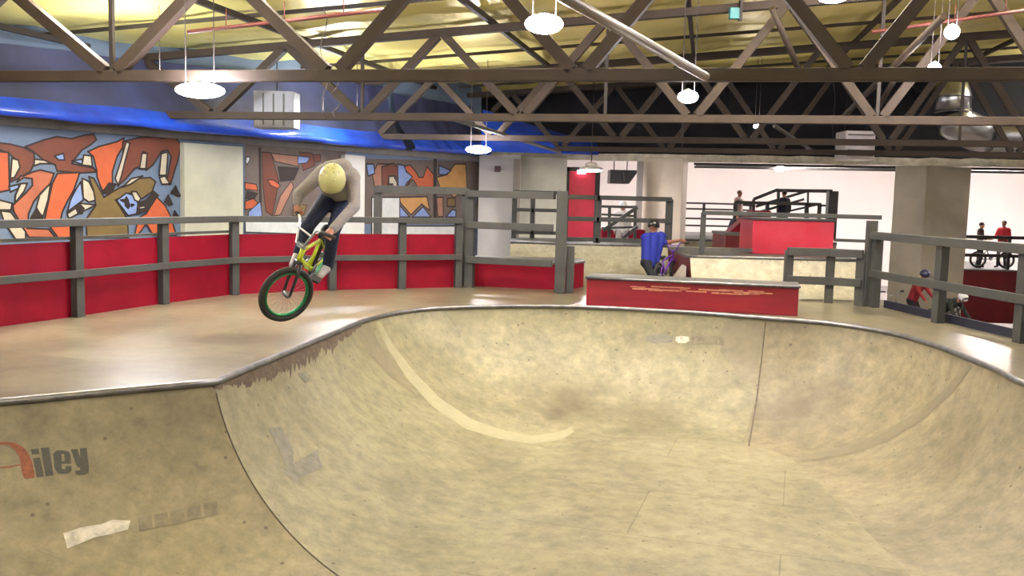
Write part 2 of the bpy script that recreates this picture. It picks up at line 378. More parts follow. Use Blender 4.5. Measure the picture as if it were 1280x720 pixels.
h_ = sL[0]; bm = NB(); pr = [profile(t_ / 30) for t_ in range(1, 29)]
tube(bm, [(h_[2] + (h_[0] - h_[2]) * u_, h_[3] + (h_[1] - h_[3]) * u_, z_ + .001) for u_, z_ in pr], .006, 6)
obj('joint_line', bm, GAPM, bowl)['label'] = 'dark joint running down the hip'
# ------------------------------------------------------------------ DECK (top z=0) with the bowl cut out
LF = [UZ(-210, 442), UZ(-25, 413), UZ(98, 396), UZ(205, 380), UZ(293, 368.5), UZ(415, 363), UZ(502, 361), UZ(572, 359.5)]
bm = NB()
outer = [(-10, -3), (-10, 2.5)] + [(p.x - .12, p.y + .10) for p in LF[0:5]] + [(p.x, p.y + .16) for p in LF[5:]] + [(-.6, 18.0), (5.75, 18.0), (5.95, 14), (6.3, 9.0), (6.8, 3), (7, -3)]
ov = [bm.verts.new((x, y, 0)) for x, y in outer]; iv = [bm.verts.new((s[0], s[1], 0)) for s in allS]
es = [bm.edges.new((ov[i], ov[(i + 1) % len(ov)])) for i in range(len(ov))] + [bm.edges.new((iv[i], iv[(i + 1) % len(iv)])) for i in range(len(iv))]
bmesh.ops.triangle_fill(bm, edges=es, use_beauty=True)
for f in bm.faces:
    if f.normal.z < 0: f.normal_flip()
for i in range(len(ov)):
    a, b = ov[i], ov[(i + 1) % len(ov)]
    c, d = bm.verts.new((b.co.x, b.co.y, -.30)), bm.verts.new((a.co.x, a.co.y, -.30)); bm.faces.new((a, b, c, d))
deck = struct(obj('floor', bm, DECK, recalc=False), 'worn plywood deck around the bowl')
FLZ = -2.0
bm = NB(); box(bm, (-30, -6, FLZ - .1), (34, 62, FLZ)); struct(obj('floor', bm, CONC), 'lower concrete floor of the hall')

# ------------------------------------------------------------------ FENCES
def fence(name, label, posts, h, rails, z0=0.0, pw=.115, rh=.085, rt=.04, panels_=None, pmat=GREY, rmat=GREY, group=None, cat='fence', side=-1, skip=()):
    """posts: list of (x,y); rails: list of heights above z0; panels_: (bottom, top, material)"""
    P = [Vector((p[0], p[1], z0)) for p in posts]
    t = thing(name, label, cat, P[0], group)
    for i, p in enumerate(P):
        if i in skip: continue
        a = P[max(i - 1, 0)]; b = P[min(i + 1, len(P) - 1)]; d = (b - a).normalized(); n = Vector((d.y, -d.x, 0))
        bm = NB(); obox(bm, p + Vector((0, 0, h / 2)), d, n, Vector((0, 0, 1)), pw / 2, pw / 2 * .8, h / 2); obj('post', bm, pmat, t, bevel=.006)
    for k, rz in enumerate(rails):
        bm = NB()
        for i in range(len(P) - 1):
            d = (P[i + 1] - P[i]).normalized(); n = Vector((d.y, -d.x, 0))
            if n.y > 0: n = -n
            if side == 0: n *= 0
            off = n * (pw * .4 + rt / 2 + .002)
            ext = d * (.03)
            if rz >= h - rh: # cap rail lies across the post heads
                hh = rh
                bar(bm, P[i] - ext + Vector((0, 0, rz)) + off * .55, P[i + 1] + ext + Vector((0, 0, rz)) + off * .55, pw * .95, hh)
            else:
                bar(bm, P[i] - ext + Vector((0, 0, rz)) + off, P[i + 1] + ext + Vector((0, 0, rz)) + off, rt, rh)
        obj('rail', bm, rmat, t, bevel=.005)
    if panels_:
        for i in range(len(P) - 1):
            z0_, z1_, pm = panels_; d = (P[i + 1] - P[i]).normalized(); n = Vector((d.y, -d.x, 0))
            if n.y > 0: n = -n
            bm = NB(); a = P[i] + d * .01 - n * (pw * .4 + .012); b = P[i + 1] - d * .01 - n * (pw * .4 + .012)
            bar(bm, a + Vector((0, 0, (z0_ + z1_) / 2)), b + Vector((0, 0, (z0_ + z1_) / 2)), .02, z1_ - z0_)
            obj('kick_panel', bm, pm, t)['label'] = 'red painted plywood panel'
            if i < 4:
                bm = NB(); bar(bm, a + Vector((0, 0, z1_ + .04)), b + Vector((0, 0, z1_ + .04)), .05, .035); obj('panel_cap', bm, GREYL, t)
    return t
fence('deck_fence', 'long grey timber fence with red boards bending along the left deck edge below the graffiti', LF, 1.06, [1.08, .50], panels_=(.0, .86, RED), rh=.085)
# taller fence behind, standing on the lower side beyond the deck
A = UZ(462, 357); B = LF[-1] + Vector((.06, .10, 0)); C = UZ(703, 366)
tf = fence('tall_fence', 'tall dark grey open fence behind the red boards, left of the thick corner post', [(A.x + .05, B.y + .35), (B.x + .02, B.y + .35)], 1.60, [1.56], z0=0.0, rh=.12, pw=.13)
Rr = UZ(643, 363)
tf2 = fence('tall_fence', 'tall grey three rail fence above the low red box, ending at the thick corner post', [(B.x + .12, B.y - .02), (C.x - .18, C.y + .02)], 1.53, [1.52, 1.02, .46], rh=.11, pw=.15, skip=(1,))
bm = NB(); p = Vector((C.x + .04, C.y - .02, 0)); box(bm, (p.x - .17, p.y - .09, 0), (p.x - .005, p.y + .07, 1.60)); tag(obj('corner_post', bm, GREY, bevel=.01), 'thick dark grey corner post at the end of the tall three rail fence', 'post')
bm = NB(); p = UZ(707, 366); box(bm, (p.x - .0, p.y - .05, 0), (p.x + .12, p.y + .07, .74)); tag(obj('stub_post', bm, GREY, bevel=.008), 'short grey stub post beside the thick corner post', 'post')
def PX_(px, Y): return UY(px, 300, Y).x
# low red box behind that fence
a = Vector((LF[-1].x + .2, 15.0 + .05)); 
t = thing('red_box', 'low long red box with a grey top behind the three rail fence', 'box', (-.1, 15.3, 0))
x0 = UZ(582, 361).x; xr = UZ(727, 364).x
xm = PX_(711, 14.86); xe = PX_(731, 15.5)
bm = NB(); prism(bm, [(x0, 15.16), (xm, 14.86), (xe, 15.5), (xe, 16.2), (x0, 16.2)], 0.0, .41); obj('body', bm, RED, t)
bm = NB(); prism(bm, [(x0, 15.13), (xm, 14.83), (xe + .02, 15.5), (xe + .02, 16.2), (x0, 16.2)], .412, .44); obj('top_board', bm, GREYL, t)
# right fence running back to the camera
RF = [UZ(1092, 384), UZ(1172, 403.5), UZ(1275, 428.5), (5.95, 7.9), (6.1, 5.6), (6.25, 3.3)]
RF = [(p[0], p[1]) for p in RF]
rf = fence('side_fence', 'grey two rail timber fence down the right edge of the deck', RF, 1.05, [1.055, .50], rh=.11, pw=.14, side=-1)
bm = NB(); q = [Vector((x + .16, y, .055)) for x, y in RF]
for i in range(len(q) - 1): bar(bm, q[i], q[i + 1], .03, .11)
obj('kick_board', bm, NAVY, rf)['label'] = 'navy kick board along the foot'
bm = NB(); p = UZ(1090, 384); box(bm, (p.x - .09, p.y + .085, 0), (p.x + .05, p.y + .20, 1.27)); 
tall = tag(obj('gate_post', bm, GREY, bevel=.008), 'tall dark grey post where the low fence meets the right fence', 'post')
# low dark fence right behind the ledge
lo = [UZ(984, 377), UZ(1036, 379), UZ(1074, 382)]
fence('low_fence', 'low dark grey two rail fence between the red ledge and the right fence', [(p.x, p.y + .03) for p in lo], .78, [.77, .34], rh=.12, pw=.13)

# ------------------------------------------------------------------ red ledge
a = UZ(732, 381.5); b = UZ(997, 395.5); dd = (b - a).normalized(); nn = Vector((-dd.y, dd.x, 0))
if nn.y < 0: nn = -nn
t = thing('grind_ledge', 'long low red ledge with a grey steel-edged top at the far lip of the bowl', 'ledge', (a + b) / 2)
a = a + nn * .02; b = b + nn * .02
w = .62
bm = NB(); prism(bm, [a, b, b + nn * w, a + nn * w], 0, .375); obj('body', bm, M('scuffed_red_paint', (0.1596, 0.00084, 0.00924), .55, 0, 2.2, .0, .08, stretch=(.4, 1, 3.0), col2=(.26, .003, .016)), t, bevel=.006)
bm = NB(); prism(bm, [a - dd * .02 - nn * .02, b + dd * .02 - nn * .02, b + dd * .02 + nn * (w + .02), a - dd * .02 + nn * (w + .02)], .376, .405); obj('top_board', bm, GREYL, t, bevel=.005)
bm = NB(); tube(bm, [a - nn * .02 + Vector((0, 0, .39)), b - nn * .02 + Vector((0, 0, .39))], .022, 8); obj('edge_rail', bm, STEEL, t)
bm = NB()
rng = random.Random(5)
for k in range(26):
    c = a.lerp(b, .25 + .6 * rng.random()) + Vector((0, 0, .25 + .06 * rng.random())) - nn * .004
    l = .05 + .16 * rng.random(); obox(bm, c, dd, nn, Vector((0, 0, 1)), l, .002, .004 + .006 * rng.random())
obj('grind_scratches', bm, M('bare_scratch', (.55, .22, .14), .6, 0, 20, .3), t)['kind'] = 'stuff'

# ------------------------------------------------------------------ ramps behind
def quarter(name, label, x0, x1, yf, run, h, depth, mat=RAMP, sidemat=REDD, copm=STEEL, z0=0.0, cat='ramp', yaw=0.0, x0t=None):
    """quarter pipe facing the camera: curved face from foot (yf) up to h at yf+run, platform behind"""
    t = thing(name, label, cat, ((x0 + x1) / 2, yf, z0))
    n = 14; prof = []
    for k in range(n + 1):
        ph = math.radians(62) * k / n; prof.append((yf + run * math.sin(ph) / math.sin(math.radians(62)), z0 + .012 + h * (1 - math.cos(ph)) / (1 - math.cos(math.radians(62)))))
    bm = NB(); A_ = [bm.verts.new((x0, y + yaw * 0, z)) for y, z in prof]; B_ = [bm.verts.new((x1, y + yaw * (x1 - x0), z)) for y, z in prof]
    for k in range(n): bm.faces.new((A_[k], B_[k], B_[k + 1], A_[k + 1])).smooth = True
    obj('ramp_face', bm, mat, t)
    for x, yy in ((x0, 0), (x1, yaw * (x1 - x0))):
        bm = NB(); s = .02 if x == x0 else -.02
        ring1 = [(y + yy, z - .01) for y, z in prof] + [(yf + run + depth, z0 + h), (yf + run + depth, z0)]
        va = [bm.verts.new((x + s, y, z)) for y, z in ring1]; vb = [bm.verts.new((x + s * .2, y, z)) for y, z in ring1]
        bm.faces.new(va); bm.faces.new(vb[::-1])
        for k in range(len(va)): bm.faces.new((va[k], va[(k + 1) % len(va)], vb[(k + 1) % len(va)], vb[k]))
        obj('side_board', bm, sidemat, t)
    bm = NB(); prism(bm, [(x0, yf + run), (x1, yf + run + yaw * (x1 - x0)), (x1, yf + run + depth), (x0, yf + run + depth)], z0 + h - .03, z0 + h + .012); obj('platform', bm, GREYL, t)
    bm = NB(); tube(bm, [(x0, yf + run, z0 + h + .015), (x1, yf + run + yaw * (x1 - x0), z0 + h + .015)], .028, 8); obj('coping', bm, copm, t)
    return t
xB0 = UY(638, 305, 17).x; xB1 = UY(836, 305, 17).x
quarter('quarter_pipe', 'pale plywood quarter pipe behind the rider in blue, rails along its top', xB0, xB1, 16.25, .85, .63, 2.2)
def PX(px, Y): return UY(px, 300, Y).x
fence('ramp_fence', 'grey railing on top of the quarter pipe behind the boy in blue', [(PX(704, 17.6), 17.6), (PX(746, 17.6), 17.6), (PX(835, 17.6), 17.6)], .86, [.86, .45, .06], z0=.65, rh=.085, pw=.13)
fence('back_fence', 'small grey three rail fence left behind the quarter pipe, before bright wall', [(PX(642, 18.8), 18.9), (PX(665, 18.8), 18.9), (PX(702, 18.8), 18.9)], .95, [.94, .58, .12], z0=.645, rh=.07, pw=.10)
# right ramp C
xC0 = UY(866, 345, 14.6).x; xC1 = UY(1092, 340, 14.6).x
quarter('quarter_pipe', 'pale plywood quarter pipe with grey top behind the low dark fence', xC0 + .02, xC1 + .02, 14.25, .75, .58, 2.9)
fC = fence('platform_fence', 'long grey top rail across the front of the bright red platform box', [(PX(878, 15.6), 15.6), (PX(1097, 15.12), 15.12)], .70, [.70], z0=.60, rh=.07, pw=.09, skip=(1,))
bm = NB(); bar(bm, (PX(880, 15.65), 15.9, .66), (PX(944, 15.9), 16.1, .66), .08, .06); obj('foot_rail', bm, GREYL, fC)
bm = NB(); bar(bm, UY(1043, 300, 15.2), UY(1094, 302, 15.2), .05, .05); obj('mid_rail', bm, GREY, fC)
# big red box on it
x0 = PX(940, 16.2); x1 = PX(1042, 16.2)
t = thing('platform_box', 'large bright red box standing on the right quarter pipe deck', 'platform', ((x0 + x1) / 2, 16.3, .6))
bm = NB(); box(bm, (x0, 16.2, .595), (x1, 17.1, 1.19)); obj('body', bm, M('hot_red_paint', (0.42, 0.00504, 0.0294), .45, 0, 1.3, .0, col2=(.46, .045, .08)), t, bevel=.01)
bm = NB(); box(bm, (x0 - .02, 16.18, 1.192), (x1 + .02, 17.12, 1.225)); obj('top_board', bm, GREY, t)

# dark red blocks behind the boy
Yd = 20.0
t = thing('red_wall', 'dark red barrier behind the handlebars of the boy in blue', 'barrier', (PX(893, Yd), Yd, FLZ))
bm = NB(); box(bm, (PX(842, Yd), Yd, FLZ), (PX(941, Yd), Yd + .9, .42)); obj('front_board', bm, REDD, t)
bm = NB(); box(bm, (PX(841, Yd), Yd - .02, .422), (PX(941, Yd), Yd + .92, .45)); obj('cap', bm, CREAM, t)
t = thing('red_step', 'small dark red stepped block with grey top left of the bright red box', 'platform', (PX(925, 21), 21.2, FLZ))
bm = NB(); box(bm, (PX(907, 21.2), 21.2, FLZ), (PX(962, 21.2), 22.6, .72)); obj('body', bm, REDD, t)
bm = NB(); box(bm, (PX(907, 21.2) - .03, 21.17, .722), (PX(962, 21.2), 22.6, .78)); obj('top_board', bm, GREYL, t)
bm = NB(); y0 = 22.0
pts = [(PX(912, y0), .78), (PX(940, y0), 1.30), (PX(962, y0), 1.30), (PX(962, y0), .78)]
va = [bm.verts.new((x, y0, z)) for x, z in pts]; vb = [bm.verts.new((x, y0 + .5, z)) for x, z in pts]
bm.faces.new(va); bm.faces.new(vb[::-1])
for k in range(4): bm.faces.new((va[k], va[(k + 1) % 4], vb[(k + 1) % 4], vb[k]))
obj('wedge', bm, RED, t)
# far platform F (people stand on it)
YF = 26.0
t = thing('far_platform', 'wide pale platform in the far room below black railings', 'platform', (PX(940, YF), YF, FLZ))
bm = NB(); box(bm, (PX(848, YF), YF, FLZ), (PX(1046, YF), YF + 6, .36)); obj('body', bm, RAMP, t)
bm = NB(); box(bm, (PX(848, YF), YF - .03, .362), (PX(1046, YF), YF + 6, .42)); obj('top_board', bm, GREYL, t)
fence('far_fence', 'thin dark four rail fence in front of the bright far wall, left of the roll-in', [(PX(849, 29), 29), (PX(878, 29), 29), (PX(936, 29), 29)], 1.02, [1.0, .82, .52, .30], z0=.42, rh=.055, pw=.08)
# roll-in with sloping hand rails
t = thing('roll_in_railing', 'dark railing with sloping hand rails on the far platform around the roll-in', 'railing', (PX(990, 28), 28, .42))
def RL(p, q, w=.08, Y0=28, Y1=28, nm='rail'):
    bm = NB(); a = UY(p[0], p[1], Y0); b = UY(q[0], q[1], Y1); bar(bm, a, b, w, w); obj(nm, bm, GREY, t)
RL((971, 238), (1040, 239), .10); RL((942, 249), (972, 237), .09); RL((945, 258), (1008, 239), .08); RL((945, 266), (1005, 249), .07); RL((960, 270), (1020, 256), .06, 28.1, 28.1)
RL((926, 256), (942, 257), .06); RL((1022, 257), (1040, 257), .06)
for x, yb, w in ((942, 272, .08), (973, 272, .08), (1010, 272, .05)):
    RL((x, 238 if x != 942 else 249), (x - .5, yb + 6), w, nm='post')
bm = NB(); p = UY(1042, 239, 27.8); box(bm, (p.x - .16, 27.7, .42), (p.x + .12, 27.95, p.z)); obj('thick_post', bm, GREY, t)
fence('roll_in_fence', 'low black railing in front of the dark-clothed person on the far platform', [(PX(917, 26.6), 26.6), (PX(957, 26.6), 26.6), (PX(1006, 26.6), 26.6), (PX(1022, 26.6), 26.6)], 1.05, [1.06], z0=.42, rh=.09, pw=.10)
# handrail ramp left of column (755..800, 255..300)
t = thing('stair_railing', 'grey railing with a diagonal hand rail left of the cream column', 'railing', (PX(775, 22), 22, FLZ))
def RL2(p, q, w, Y=22.0, nm='rail'):
    bm = NB(); bar(bm, UY(*p, Y), UY(*q, Y), w, w); obj(nm, bm, GREY, t)
RL2((752, 258), (797, 259), .06); RL2((752, 268), (794, 270), .05, 22.1); RL2((754, 288), (797, 259), .08, 21.9); RL2((752, 285), (795, 284), .05, 22.05)
for x in (762, 794): RL2((x, 257), (x - 1, 330), .07, nm='post')
RL2((770, 305), (797, 283), .07, 21.85)
t = thing('red_counter', 'red barrier with white cap behind the diagonal hand rail', 'barrier', (PX(775, 24), 24, FLZ))
bm = NB(); box(bm, (PX(752, 24), 24, FLZ), (PX(806, 24), 24.5, .70)); obj('board', bm, RED, t)
bm = NB(); box(bm, (PX(752, 24), 23.97, .70), (PX(775, 24), 24.53, .76)); obj('cap', bm, WHITE, t)
# platform far right with people
YP = 28.0; zP = -.42
t = thing('red_platform', 'long dark red board-fronted platform at the right where two riders stand', 'platform', (PX(1240, YP), YP, FLZ))
bm = NB(); box(bm, (PX(1197, YP), YP, FLZ), (PX(1400, YP), YP + 4, zP)); obj('front', bm, REDD, t)
for k in range(30):
    pass
bm = NB(); box(bm, (PX(1197, YP), YP - .02, zP + .002), (PX(1400, YP), YP + 4, zP + .05)); obj('deck_board', bm, GREYL, t)
fence('platform_fence', 'black railing on the right dark red platform in front of two riders', [(PX(1198, 28.2), 28.2), (PX(1262, 28.2), 28.2), (PX(1330, 28.2), 28.2), (PX(1400, 28.2), 28.2)], .98, [.98, .42], z0=zP + .05, rh=.10, pw=.09, pmat=DARKB, rmat=DARKB)
# lower ramp on the hall floor at right (pale, low)
t = thing('floor_bank', 'low wooden bank on the lower floor behind the right fence', 'ramp', (9.5, 19.5, FLZ))
bm = NB(); x0, x1 = 7.2, 13.5
v = [bm.verts.new(c) for c in ((x0, 17, FLZ + .005), (x1, 17, FLZ + .005), (x1, 17.4, FLZ + .8), (x0, 17.4, FLZ + .8), (x1, 21.5, FLZ + .8), (x0, 21.5, FLZ + .8), (x0, 21.5, FLZ + .005), (x1, 21.5, FLZ + .005))]
for f in ((0, 1, 2, 3), (3, 2, 4, 5), (5, 4, 7, 6), (0, 3, 5, 6), (1, 7, 4, 2)): bm.faces.new([v[i] for i in f])
obj('surface', bm, M('brown_floor_ply', (.20, .15, .12), .5, 0, 2, .2), t)

# ------------------------------------------------------------------ WALLS
WP = UY(0, 155, 14.8); WQ = UY(600, 202, 26.0)
wd = Vector((WQ.x - WP.x, WQ.y - WP.y, 0)).normalized(); wn = Vector((wd.y, -wd.x, 0))      # wn faces the room
WTOP = 2.45
def WL(px, py): return UP(px, py, WP, wn)
def wallbox(bm, pa, pb, z0, z1, th, off=0.0, mat=0):
    a = Vector((pa.x, pa.y, 0)) + wn * off; b = Vector((pb.x, pb.y, 0)) + wn * off
    prism(bm, [a, b, b - wn * th, a - wn * th], z0, z1, mat)
Wstart = WP - wd * 14; Wend = WL(600, 210)
bm = NB(); wallbox(bm, Wstart, Wend, FLZ, 5.2, .3)
BLUEG = M('mural_ground', (0.1428, 0.2016, 0.3024), .6, 0, 1.4, .15)
wall = struct(obj('wall_left', bm, BLUEG), 'left wall painted with graffiti')
bm = NB(); wallbox(bm, Wstart, Wend, WTOP - .03, WTOP + .12, .10, .10); tr = struct(obj('trim_1', bm, M('dusty_grey_ledge', (.22, .21, .19), .7, 0, 3, .2)), 'grey ledge above the graffiti')
# white piers
def pier(pxa, pxb, z1, mat, label, off=.22, nm='wall_pier'):
    bm = NB(); pa = UP(pxa, 250, WP + wn * off, wn) - wn * off; pb = UP(pxb, 250, WP + wn * off, wn) - wn * off; wallbox(bm, pa, pb, FLZ, z1, off - .005, off)
    o = struct(obj('trim_2', bm, mat, bevel=.01), label); return o
pier(231, 304, WTOP - .10, CREAM, 'cream pier between two graffiti panels', .15)
pier(431, 456, WTOP - .10, WHITE, 'white pier behind the rider', .15)
# mural
MB_ = [('br', (.19, .055, .030)), ('or', (.62, .13, .045)), ('sal', (.50, .15, .075)), ('cr', (.62, .56, .42)), ('bl', (.25, .36, .68)), ('ol', (.20, .135, .045)), ('dk', (.03, .018, .015)),
       ('gb', (.17, .13, .11)), ('yo', (.62, .33, .10)), ('wh', (.75, .78, .76)), ('pk', (.42, .20, .13))]
MI = {k: i for i, (k, c) in enumerate(MB_)}; MM = [M('mural_' + k, tuple(x * .86 for x in c), .55, 0, 3.5, .14) for k, c in MB_]
def mural(bm, items, ox, oy, s, base=.006, lw=.030):
    z = base
    for col, pts in items:
        z += .0006
        P = [WL(ox + x / s, oy + y / s) + wn * z for x, y in pts]
        # keep under the ledge
        tb = NB(); tv = [tb.verts.new(p) for p in P]
        try: f = tb.faces.new(tv); f.normal_update()
        except Exception: tb.free(); continue
        bmesh.ops.triangulate(tb, faces=[f]); mp = {v: bm.verts.new(v.co) for v in tb.verts}
        for f in tb.faces: bm.faces.new([mp[v] for v in f.verts]).material_index = MI[col]
        tb.free()
        if col != 'gb' and lw:
            for i in range(len(P)):
                a, b = P[i], P[(i + 1) % len(P)]; d = b - a
                if d.length < 1e-4: continue
                d.normalize(); q = d.cross(wn) * lw / 2; a2 = a - d * lw * .4 + wn * .0004; b2 = b + d * lw * .4 + wn * .0004
                bm.faces.new([bm.verts.new(v) for v in (a2 - q, b2 - q, b2 + q, a2 + q)]).material_index = MI['dk']
bm = NB()
mural(bm, [
 ('br', [(-200, 120), (0, 138), (60, 145), (140, 165), (200, 195), (210, 250), (180, 310), (120, 345), (60, 372), (58, 340), (100, 290), (92, 235), (50, 200), (0, 180), (-200, 180)]),
 ('or', [(-120, 200), (0, 190), (50, 195), (56, 420), (0, 432), (-120, 440)]),
 ('cr', [(70, 230), (108, 240), (118, 285), (85, 345), (60, 350), (66, 280)]),
 ('bl', [(52, 400), (112, 385), (110, 410), (60, 432)]),
 ('br', [(150, 160), (260, 120), (340, 100), (430, 112), (500, 92), (560, 85), (577, 118), (540, 150), (490, 180), (450, 230), (430, 262), (560, 288), (577, 312), (480, 318), (340, 305), (330, 270), (260, 240), (200, 190)]),
 ('bl', [(325, 215), (380, 200), (385, 240), (350, 240)]), ('bl', [(430, 245), (490, 235), (495, 268)]), ('cr', [(500, 210), (545, 215), (552, 278), (490, 270)]),
 ('cr', [(205, 235), (260, 240), (310, 262), (240, 262), (200, 275)]),
 ('or', [(525, 190), (590, 160), (700, 130), (742, 108), (735, 160), (700, 220), (672, 310), (672, 400), (620, 440), (598, 390), (580, 340), (577, 300), (558, 220)]),
 ('sal', [(150, 330), (200, 310), (240, 300), (322, 320), (300, 380), (240, 440), (200, 490), (170, 560), (160, 650), (290, 655), (330, 705), (170, 705), (110, 600), (78, 545), (75, 510), (150, 440), (192, 392), (190, 352), (140, 345), (100, 372), (118, 338)]),
 ('or', [(342, 320), (476, 315), (440, 420), (400, 490), (372, 550), (360, 600), (435, 640), (437, 705), (345, 705), (265, 595), (290, 480), (312, 380)]),
 ('cr', [(215, 525), (235, 450), (300, 380), (285, 480), (255, 580), (235, 560)]),
 ('bl', [(482, 370), (497, 480), (400, 552), (420, 480), (450, 420)]),
 ('cr', [(490, 350), (530, 370), (560, 430), (570, 482), (530, 492), (497, 470)]), ('cr', [(400, 562), (450, 530), (480, 500), (572, 510), (490, 550), (410, 592)]),
 ('dk', [(450, 520), (470, 500), (500, 530), (490, 560), (465, 560)]),
 ('ol', [(530, 340), (560, 350), (620, 465), (690, 420), (770, 380), (830, 350), (900, 345), (930, 370), (910, 430), (850, 470), (820, 470), (820, 440), (770, 440), (690, 480), (760, 590), (768, 705), (520, 705), (510, 600), (572, 512), (560, 430)]),
 ('cr', [(90, 450), (120, 382), (160, 380), (140, 430), (85, 500)]), ('cr', [(-100, 475), (0, 482), (70, 500), (62, 540), (0, 540), (-100, 540)]), ('cr', [(0, 545), (60, 552), (100, 605), (150, 670), (150, 715), (90, 715), (20, 610)]),
 ('dk', [(620, 420), (650, 380), (690, 385), (670, 430), (640, 450)]), ('dk', [(180, 590), (215, 530), (250, 590)]),
], 0, 150, 4.8)
mural(bm, [
 ('br', [(60, 130), (160, 105), (270, 100), (295, 112), (360, 88), (412, 150), (385, 260), (345, 386), (315, 382), (332, 330), (350, 220), (330, 180), (290, 190), (240, 270), (200, 302), (205, 200), (182, 190), (172, 272), (130, 292), (80, 350), (30, 395), (18, 335), (60, 240)]),
 ('cr', [(80, 130), (102, 140), (75, 240), (50, 340), (32, 392), (14, 350), (50, 240)]),
 ('cr', [(175, 200), (206, 200), (197, 292), (160, 292)]), ('cr', [(290, 202), (330, 192), (320, 332), (278, 332)]), ('cr', [(280, 345), (312, 336), (342, 382), (295, 386)]),
 ('cr', [(60, 402), (110, 352), (180, 335), (105, 385)]),
 ('bl', [(22, 482), (80, 438), (120, 450), (150, 500), (142, 562), (92, 574)]),
 ('cr', [(110, 430), (140, 430), (167, 470), (155, 492), (130, 480)]),
 ('dk', [(150, 500), (200, 480), (245, 428), (272, 452), (225, 532), (150, 562)]), ('cr', [(155, 520), (190, 515), (195, 530), (160, 535)]),
 ('or', [(262, 462), (312, 512), (345, 575), (380, 690), (240, 690), (200, 620), (150, 690), (130, 690), (150, 590), (200, 560)]),
 ('dk', [(68, 480), (80, 462), (90, 480), (100, 515), (90, 530), (75, 515)]), ('dk', [(45, 480), (60, 478), (62, 490)]), ('dk', [(110, 505), (125, 508), (112, 518)]),
 ('dk', [(330, 450), (345, 480), (355, 505), (335, 510), (310, 490)]), ('dk', [(375, 395), (390, 430), (405, 455), (385, 455), (350, 435)]), ('dk', [(370, 545), (390, 575), (360, 575)]),
], 140, 150, 4.8, base=.024)
mural(bm, [
 ('gb', [(36, 20), (790, 70), (790, 760), (36, 700)]),
 ('dk', [(140, 90), (152, 90), (158, 560), (146, 560)]),
 ('wh', [(45, 160), (70, 155), (72, 180), (50, 215), (40, 190)]),
 ('or', [(36, 350), (120, 362), (130, 410), (60, 400), (36, 400)]), ('dk', [(50, 410), (130, 430), (100, 480), (40, 470)]), ('or', [(36, 490), (100, 470), (130, 500), (110, 540), (36, 552)]),
 ('bl', [(60, 570), (150, 490), (165, 600), (60, 620)]),
 ('br', [(160, 120), (230, 125), (290, 340), (240, 600), (190, 560), (170, 380)]), ('pk', [(230, 130), (430, 150), (440, 230), (260, 190)]),
 ('dk', [(280, 230), (440, 240), (400, 330), (300, 340)]), ('pk', [(380, 340), (400, 380), (300, 590), (250, 600), (300, 450)]), ('or', [(200, 330), (250, 330), (300, 370), (280, 395), (230, 370)]),
 ('br', [(440, 120), (540, 130), (560, 220), (470, 260)]), ('bl', [(430, 150), (520, 160), (500, 200), (430, 210)]), ('br', [(545, 140), (600, 140), (600, 190), (555, 195)]),
 ('ol', [(400, 500), (500, 520), (470, 600), (390, 600)]),
 ('wh', [(36, 640), (780, 640), (780, 745), (36, 720)]),
], 300, 170, 6, lw=.02)
mural(bm, [
 ('gb', [(30, 110), (890, 130), (890, 600), (30, 600)]),
 ('pk', [(130, 150), (230, 150), (245, 210), (200, 330), (110, 330), (90, 230)]), ('bl', [(45, 150), (100, 150), (110, 220), (60, 240)]),
 ('br', [(160, 170), (250, 145), (310, 200), (300, 290), (260, 240), (215, 240), (205, 330), (165, 330)]),
 ('cr', [(215, 245), (250, 240), (275, 290), (275, 335), (215, 335)]), ('dk', [(222, 300), (245, 300), (245, 335), (225, 335)]),
 ('bl', [(280, 150), (330, 160), (345, 210), (400, 240), (350, 290), (320, 340), (285, 335)]),
 ('or', [(330, 170), (370, 155), (410, 200), (440, 250), (470, 250), (500, 170), (550, 230), (550, 330), (440, 340), (395, 265), (340, 330), (390, 245), (350, 210)]),
 ('yo', [(295, 400), (500, 395), (520, 500), (460, 450), (380, 530), (300, 440)]), ('dk', [(375, 330), (400, 312), (440, 345), (375, 345)]),
 ('bl', [(295, 460), (370, 548), (295, 548)]), ('bl', [(390, 548), (470, 470), (530, 548)]),
 ('wh', [(85, 400), (295, 400), (295, 690), (85, 690)]),
 ('yo', [(570, 250), (650, 230), (710, 150), (790, 150), (800, 350), (700, 400), (640, 340), (600, 330)]), ('bl', [(590, 160), (680, 200), (640, 230), (590, 230)]),
 ('ol', [(650, 410), (710, 400), (712, 470), (650, 470)]), ('pk', [(570, 400), (620, 400), (620, 545), (580, 545)]), ('bl', [(640, 548), (690, 490), (715, 500), (715, 548)]),
 ('or', [(790, 455), (870, 455), (850, 545), (800, 590)]), ('bl', [(790, 400), (880, 400), (870, 450), (790, 450)]),
 ('dk', [(552, 100), (568, 100), (566, 548), (552, 548)]),
 ('wh', [(295, 615), (710, 615), (710, 690), (295, 690)]),
], 450, 180, 6, lw=.035)
mu = obj('graffiti_mural', bm, MM, wall, recalc=False); mu['label'] = 'orange and brown graffiti letters with black outlines on pale blue'

